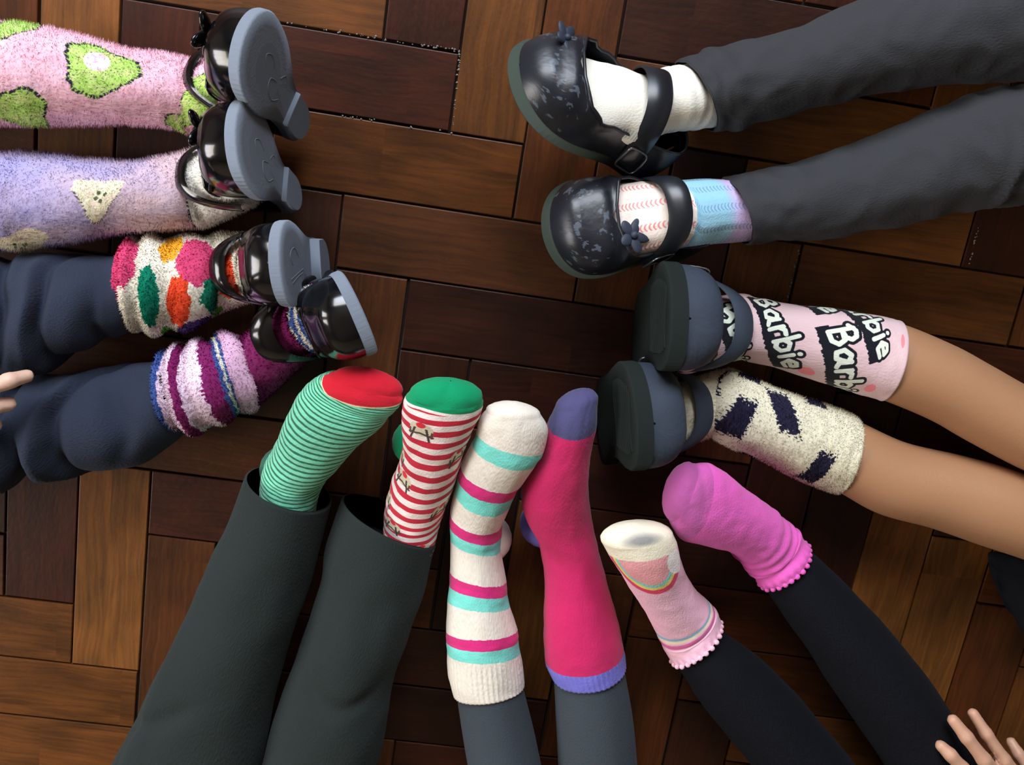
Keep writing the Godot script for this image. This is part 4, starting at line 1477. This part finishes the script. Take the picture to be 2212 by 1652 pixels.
func person_bare_legs() -> void:
	var me := person("bare-legged person in a pink lettered sock, a cream patched sock and black shoes")
	var upper := mat(c8(52, 60, 72), 0.7, 0.35)
	upper.normal_enabled = true
	upper.normal_texture = pebble
	upper.normal_scale = 0.3
	var sole := mat(c8(27, 33, 31), 0.85, 0.25)
	sole.normal_enabled = true
	sole.normal_texture = pebble
	sole.normal_scale = 0.2
	var shiny := mat(c8(16, 16, 18), 0.25)
	var metal := mat(c8(190, 190, 190), 0.25)
	metal.metallic = 0.9
	var fa := shoe_at(Vector3(-0.0250, 0.9319, -0.3618), Vector3(0.9953, -0.0105, -0.0960), Vector3(0.0933, 0.3625, 0.9273), Vector3(0.2083, 0.0245, 0.2106), 0.187)
	var fb := shoe_at(Vector3(0.0265, 0.9430, -0.3316), Vector3(0.9807, -0.0888, -0.1743), Vector3(0.1938, 0.3206, 0.9272), Vector3(0.1857, 0.0264, 0.3109), 0.186)
	for f in [fa, fb]:   # down on to the floor, along the line of sight
		f.t.origin += (f.t.origin - Vector3(0, H, 0)).normalized() * 0.012
	for f in [fa, fb]:
		shoe(f, me, {"upper": upper, "sole": sole, "w": 0.104, "heel_w": 1.15, "base": 0.014, "ridges": true, "bend": -0.13, "strap_tip": 65.0, "strap": [0.49, 0.012, 0.1, 0.006, 0.0, 0.12, PI - 0.12], "strap_mat": upper, "trim": shiny, "metal": metal, "buckle": 2.85, "welt": 0.004, "label": "matt black strap shoe, its dark ridged sole turned to the middle", "open_to": 0.62, "side_h": 0.045, "toe_h": 0.042})
	var sa := foot(fa, 0.092, 1.0, 0.004)
	sa.append_array([sx(1600, 634, 1572, 779, 0.052, 0.034), sx(1695, 655, 1661, 790, 0.054, 0.037), sx(1812, 668, 1764, 822, 0.06, 0.042), sx(1905, 684, 1848, 848, 0.062, 0.045), sx(1948, 694, 1896, 862, 0.064, 0.047)])
	orient(sa)
	var pinkish := c8(212, 182, 184)
	var ink := c8(24, 26, 32)
	var ivory := c8(214, 220, 204)
	var words := [[5.25, 0.455, -0.5], [6.72, 0.34, -0.42], [4.2, 0.36, -0.5], [6.85, 0.625, -0.5], [5.75, 0.8, -0.5]]
	var letters := lettering()
	var fn := func(u: float, s: float) -> Color:
		for w in words:
			# metres along the ring and along the leg
			var du: float = (w[1] - u) * 0.24
			var dv: float = (s - w[0]) * (0.05 if s > 5.0 else 0.045)
			var x: float = (du * cos(w[2]) - dv * sin(w[2])) / 0.024
			var y: float = (du * sin(w[2]) + dv * cos(w[2])) / 0.024
			if x < -0.5 or x > 4.6 or y < -0.8 or y > 1.4:
				continue
			var d := 9.0
			for g in letters:
				if x < g[0].x - 0.4 or x > g[1].x + 0.4:
					continue
				d = minf(d, seg_dist(Vector2(x, y), g[2], g[3]))
				if d < 0.1:
					break
			if d < 0.1:
				return ivory
			if d < 0.22 or (y < 0.12 and y > -0.42 + 0.1 * nz(x * 5.0, 1.0) and x > -0.2 and x < 4.2):
				return ink
		if Vector2((u - 0.12) / 0.03, (s - 6.6) / 0.16).length() < 1.0 or Vector2((u - 0.13) / 0.03, (s - 8.0) / 0.16).length() < 1.0 or Vector2((u - 0.36) / 0.03, (s - 8.6) / 0.1).length() < 1.0:
			return c8(230, 132, 140)
		return pinkish
	var mb := MB.new()
	loft(mb, sa, {"cap_a": 0.012, "cap_b": -1.0, "mid": 0.8, "nu": 60, "disp": func(u: float, s: float) -> float: return 0.001 * nring(u, s, 1.4, 1.2) - 0.0025 * exp(-pow((s - 5.35 + 0.3 * sin(u * TAU)) / 0.12, 2.0))})
	obj("sock", mb, knitted(fn, sa.size(), 640, 1280), me, "pale pink sock with black and white lettering")
	var sb := foot(fb, 0.092, 1.0, 0.004)
	sb.append_array([sx(1562, 800, 1532, 940, 0.046, 0.03), sx(1594, 806, 1572, 960, 0.054, 0.038), sx(1661, 832, 1640, 990, 0.06, 0.043), sx(1762, 866, 1708, 1026, 0.06, 0.045), sx(1820, 886, 1765, 1048, 0.062, 0.046), sx(1856, 904, 1800, 1060, 0.064, 0.047)])
	orient(sb)
	var cream := c8(222, 216, 190)
	var spots := [[6.2, 0.26, 0.32, 0.09, 0.6], [7.2, 0.36, 0.26, 0.085, -0.5], [8.3, 0.17, 0.36, 0.09, 0.5], [5.5, 0.4, 0.25, 0.07, -0.5], [6.6, 0.03, 0.3, 0.04, 0.0], [3.9, 0.25, 0.25, 0.09, 0.5], [6.4, 0.5, 0.4, 0.04, 0.0], [8.0, 0.49, 0.3, 0.04, 0.2], [7.4, 0.75, 0.3, 0.1, 0.4]]
	var fn2 := func(u: float, s: float) -> Color:
		for i in spots.size():
			var q: Array = spots[i]
			var a: float = s - q[0]
			if absf(a) > 1.0:
				continue
			var b: float = u - q[1]
			a -= b * q[4] * 3.0
			var e := maxf(absf(a) / q[2] * 1.15, absf(b) / q[3])
			if e + 0.4 * nz(u * 70.0, s * 9.0 + i) < 1.0:
				return c8(34, 32, 52)
		return cream.lerp(c8(200, 196, 176), clampf(nz(u * 40.0, s * 12.0), 0.0, 0.8))
	mb = MB.new()
	var l := loft(mb, sb, {"cap_a": 0.012, "cap_b": -1.0, "mid": 0.8, "nu": 60, "disp": func(u: float, s: float) -> float: return 0.0014 * nring(u, s, 1.4, 1.6, 8.0)})
	var so := obj("sock", mb, knitted(fn2, sb.size(), 384, 768), me, "fluffy cream sock with dark ragged patches")
	fibres(l, fn2, 26000, 0.0026, 0.0005, so, 2.5)
	# legs
	mb = MB.new()
	var steps := [[0.12, 0.1, 0.058, 0.058], [0.26, 0.095, 0.066, 0.066], [0.4, 0.095, 0.074, 0.072]]
	var la := ext([sx(1830, 686, 1786, 822, 0.06, 0.037), sx(1936, 696, 1888, 856, 0.063, 0.042), sx(2060, 745, 2000, 902, 0.068, 0.045), sx(2140, 788, 2082, 948, 0.073, 0.046), sx(2230, 838, 2180, 1000, 0.08, 0.047), sx(2330, 880, 2285, 1050, 0.088, 0.05)], steps)
	var lb := ext([sx(1740, 872, 1692, 1006, 0.06, 0.037), sx(1848, 908, 1798, 1054, 0.063, 0.042), sx(1960, 958, 1888, 1103, 0.068, 0.046), sx(2080, 986, 2000, 1134, 0.073, 0.047), sx(2170, 1010, 2105, 1170, 0.08, 0.048), sx(2285, 1048, 2240, 1216, 0.088, 0.05)], steps)
	loft(mb, la, {"cap_a": 0.01, "cap_b": 0.03, "mid": 0.3})
	loft(mb, lb, {"cap_a": 0.01, "cap_b": 0.03, "mid": 0.3})
	obj("body", mb, skin_mat(), me)
	# dark skirt; a corner of it lies on the floor at the right edge of the picture
	skirt(me, la, lb, [sx(2140, 1196, 2195, 1330, 0.02, 0.018), sx(2212, 1200, 2225, 1375, 0.03, 0.03), sx(2300, 1180, 2320, 1400, 0.045, 0.042), sx(2430, 1190, 2460, 1400, 0.055, 0.05)])


func skirt(me: Node3D, la: Array, lb: Array, tail: Array) -> void:   # over the hips and the tops of both thighs
	var mb := MB.new()
	var rings := []
	var n := la.size()
	for k in 3:
		var a: Vector3 = la[n - 3 + k][0]
		var b: Vector3 = lb[lb.size() - 3 + k][0]
		var across := b - a
		var half := across * 0.5 + across.normalized() * (0.085 + 0.012 * k)
		rings.append([(a + b) * 0.5 + Vector3(0, 0.004 * k, 0), half, 0.085 + 0.006 * k, 0.082 + 0.006 * k])
	var last: Array = rings[2]
	var d: Vector3 = (rings[2][0] - rings[1][0]).normalized()
	rings.append([last[0] + d * 0.09 + Vector3(0, 0.05, 0), last[1] * 0.95, 0.1, 0.1])
	loft(mb, rings, {"cap_a": -1.0, "cap_b": 0.06, "nu": 60, "disp": func(u: float, s: float) -> float: return 0.004 * sin(u * TAU * 13.0 + s) * smoothstep(2.5, 0.0, s) + 0.004 * nring(u, s, 1.2, 1.0)})
	if tail.size() > 0:
		var to: Vector3 = rings[1][0]
		tail.append([to + Vector3(0, -0.02, 0), tail[tail.size() - 1][1] * 0.9, 0.05, 0.05])
		loft(mb, tail, {"cap_a": 0.012, "cap_b": 0.02, "disp": func(u: float, s: float) -> float: return 0.006 * nring(u, s, 1.2, 1.3)})
	obj("skirt", mb, cloth(c8(20, 21, 26), weave, 0.25, 0.2), me)


func sleeve(me: Node3D, a: Vector3, b: Vector3, m: Material) -> void:   # from the wrist a towards the elbow b and on to the shoulder's side
	var d := (b - a).normalized()
	var lat := d.cross(Vector3.UP).normalized()
	var rings := []
	for k in 5:
		var r := 0.031 + 0.004 * k
		rings.append([a + d * (0.05 + 0.06 * k) + Vector3(0, 0.006 * k * k, 0), lat * r, r, r])
	var mb := MB.new()
	loft(mb, rings, {"cap_a": -1.0, "cap_b": 0.03, "disp": func(u: float, s: float) -> float: return 0.002 * sin(s * 9.0 + 2.0 * sin(u * TAU)) + 0.002 * nring(u, s, 1.0, 1.4)})
	obj("sleeve", mb, m, me)


func seg_dist(p: Vector2, a: Vector2, b: Vector2) -> float:
	var ab := b - a
	var t := clampf((p - a).dot(ab) / maxf(ab.length_squared(), 1e-9), 0.0, 1.0)
	return p.distance_to(a + ab * t)


func lettering() -> Array:   # the strokes of the word on the sock: [min, max, a, b]
	var glyphs := [
		[0.0, [[0.1, 0.0], [0.1, 1.0]], [[-0.05, 0.85], [0.25, 1.05], [0.5, 0.98], [0.58, 0.78], [0.45, 0.58], [0.12, 0.52]], [[0.12, 0.52], [0.55, 0.5], [0.68, 0.25], [0.5, 0.02], [0.1, 0.0]]],
		[0.85, [[0.6, 0.5], [0.35, 0.62], [0.1, 0.4], [0.15, 0.08], [0.4, 0.04], [0.58, 0.4]], [[0.62, 0.6], [0.6, 0.12], [0.78, 0.02]]],
		[1.75, [[0.1, 0.6], [0.1, 0.0]], [[0.1, 0.38], [0.28, 0.6], [0.48, 0.56]]],
		[2.35, [[0.1, 1.05], [0.1, 0.0]], [[0.1, 0.38], [0.32, 0.6], [0.6, 0.46], [0.6, 0.14], [0.36, 0.0], [0.1, 0.12]]],
		[3.15, [[0.12, 0.58], [0.12, 0.0]], [[0.12, 0.84], [0.13, 0.86]]],
		[3.45, [[0.08, 0.32], [0.58, 0.34], [0.5, 0.56], [0.28, 0.6], [0.08, 0.34], [0.24, 0.04], [0.6, 0.1]]],
	]
	var out := []
	for g in glyphs:
		for k in range(1, g.size()):
			var line: Array = g[k]
			for i in line.size() - 1:
				var a := Vector2(line[i][0] + g[0], line[i][1])
				var b := Vector2(line[i + 1][0] + g[0], line[i + 1][1])
				out.append([a.min(b), a.max(b), a, b])
	return out


func person_buckle_shoes() -> void:
	var me := person("person in grey trousers with scuffed black leather strap shoes and pale socks")
	var leather := mat(Color.WHITE, 0.34)
	leather.normal_enabled = true
	leather.normal_texture = pebble
	leather.normal_scale = 0.1
	leather.albedo_texture = paint(256, 256, 1, func(u: float, s: float) -> Color:
		var v := (s + 1.0) / 2.0
		if v > 0.76 and v < 0.95 and nz(u * 9.0, v * 11.0) + 0.3 * nz(u * 40.0, v * 40.0) > 0.36:
			return c8(74, 82, 92)
		return c8(26, 29, 36))
	var black := mat(c8(24, 27, 33), 0.3)
	var sole := mat(c8(58, 68, 62), 0.7, 0.3)
	var petal := mat(c8(38, 46, 62), 0.6)
	var metal := mat(c8(120, 122, 126), 0.3)
	metal.metallic = 0.9
	var fa := shoe_at(Vector3(-0.7710, 0.5803, -0.2622), Vector3(0.6220, 0.5981, -0.5054), Vector3(0.1365, 0.5528, 0.8221), Vector3(0.1868, 0.0185, 0.0091), 0.2099)
	var fb := shoe_at(Vector3(-0.885, 0.449, 0.115), Vector3(0.375, 0.837, -0.394), Vector3(0.276, 0.305, 0.911), Vector3(0.2455, 0.0170, 0.0717), 0.183)
	fa.t.basis = fa.t.basis.orthonormalized()
	fb.t.basis = fb.t.basis.orthonormalized()
	var a := shoe(fa, me, {"upper": leather, "sole": sole, "w": 0.096, "toe_in": -0.06, "base": 0.009, "creased": true, "strap_mat": black, "strap_tip": 30.0, "strap": [0.3, 0.0125, 0.088, 0.003, 0.034, 0.1, PI - 0.25], "metal": metal, "buckle": 0.18, "label": "scuffed black leather strap shoe over the white sock", "open_to": 0.81})
	bow(a, fa.t * Vector3(0.87 * fa.len, 0.046, -0.03), fa.t.basis, petal, 0.015, 5)
	var b := shoe(fb, me, {"upper": leather, "sole": sole, "w": 0.096, "base": 0.009, "creased": true, "strap_mat": black, "strap_tip": 30.0, "strap": [0.42, 0.012, 0.092, 0.003, 0.006, 0.1, PI - 0.25], "metal": metal, "buckle": 0.3, "label": "scuffed black leather strap shoe over the ribbed sock", "open_to": 0.72})
	bow(b, fb.t * Vector3(0.64 * fb.len, 0.055, 0.02), fb.t.basis, petal, 0.017, 5)
	var sa := foot(fa, 0.088, -1.0, 0.006)
	sa.append_array([sx(1432, 146, 1446, 286, 0.085, 0.044), sx(1485, 138, 1510, 280, 0.075, 0.042), sx(1560, 120, 1590, 262, 0.068, 0.042), sx(1640, 100, 1670, 240, 0.068, 0.042)])
	orient(sa)
	var mb := MB.new()
	var fn := func(u: float, s: float) -> Color:
		if s < 5.0 and u < 0.06 and fposmod(s * 9.0, 1.0) < 0.4:
			return c8(176, 190, 200)
		return c8(240, 236, 222)
	loft(mb, sa, {"cap_a": 0.012, "cap_b": 0.01, "mid": 0.8, "disp": func(u: float, s: float) -> float: return 0.0008 * nring(u, s, 1.4, 1.2) + 0.0006 * sin(s * 14.0) * smoothstep(4.5, 5.2, s)})
	obj("sock", mb, knitted(fn, sa.size(), 256, 512), me, "plain white sock")
	var sb := foot(fb, 0.088, -1.0, 0.006)
	sb.append_array([sx(1468, 390, 1472, 534, 0.085, 0.044), sx(1530, 386, 1538, 526, 0.075, 0.042), sx(1602, 388, 1608, 520, 0.068, 0.042), sx(1680, 375, 1690, 515, 0.068, 0.042)])
	orient(sb)
	var fn2 := func(u: float, s: float) -> Color:
		var base := c8(240, 226, 214)
		if s > 4.6:
			base = c8(150, 200, 222).lerp(c8(196, 172, 214), smoothstep(5.9, 6.4, s)).lerp(c8(216, 166, 178), smoothstep(6.6, 7.2, s))
		# rows of little stitches that run along the foot
		var row := fposmod(u * 10.0 + 0.3, 1.0)
		if row < 0.34 and fposmod(s * (6.0 if s < 4.6 else 8.0) + 0.5 * sin(row * 9.0), 1.0) < 0.4 and u < 0.55:
			return base.lerp(c8(216, 84, 92) if s < 4.6 else c8(104, 132, 168), 0.55)
		return base
	mb = MB.new()
	loft(mb, sb, {"cap_a": 0.012, "cap_b": 0.01, "mid": 0.8, "disp": func(u: float, s: float) -> float: return 0.0007 * sin(u * TAU * 16.0) + 0.0006 * nring(u, s, 1.4, 1.2)})
	obj("sock", mb, knitted(fn2, sb.size(), 448, 1536), me, "pale blue and lilac sock with rows of small stitches")
	var grey := cloth(c8(53, 54, 57), weave, 0.25, 0.4)
	mb = MB.new()
	var la := ext([sx(1467, 129, 1540, 284, 0.075, 0.056), sx(1548, 101, 1604, 276, 0.074, 0.056), sx(1700, 64, 1750, 238, 0.074, 0.056), sx(1850, 4, 1884, 207, 0.078, 0.058), sx(2000, -50, 2030, 186, 0.085, 0.06), sx(2130, -95, 2170, 178, 0.092, 0.062), sx(2300, -140, 2330, 170, 0.1, 0.065)], HIP)
	var lb := ext([sx(1568, 384, 1608, 527, 0.074, 0.054), sx(1650, 367, 1682, 522, 0.073, 0.054), sx(1780, 332, 1802, 512, 0.074, 0.055), sx(1920, 281, 1944, 487, 0.078, 0.058), sx(2030, 232, 2060, 461, 0.085, 0.06), sx(2140, 190, 2170, 446, 0.092, 0.062), sx(2300, 170, 2330, 420, 0.1, 0.065)], HIP)
	var soft := func(u: float, s: float) -> float: return 0.003 * (0.4 - absf(nring(u, s, 0.8, 0.9, 2.0)) * 2.0) + 0.0025 * sin(s * 9.0) * exp(-pow((s - 0.9) / 0.4, 2.0))
	loft(mb, la, {"cap_a": -1.0, "cap_b": 0.03, "mid": 0.3, "sub": 14, "nu": 60, "disp": soft})
	loft(mb, lb, {"cap_a": -1.0, "cap_b": 0.03, "mid": 0.3, "sub": 14, "nu": 60, "disp": func(u: float, s: float) -> float: return 0.003 * (0.4 - absf(nring(u, s, 0.8, 0.9, 5.0)) * 2.0) + 0.007 * exp(-pow((s - 5.05 + 0.5 * cos(u * TAU)) / 0.1, 2.0)) * smoothstep(0.0, 0.15, u) * smoothstep(0.55, 0.4, u)})
	pelvis(mb, la, lb)
	obj("trousers", mb, grey, me)
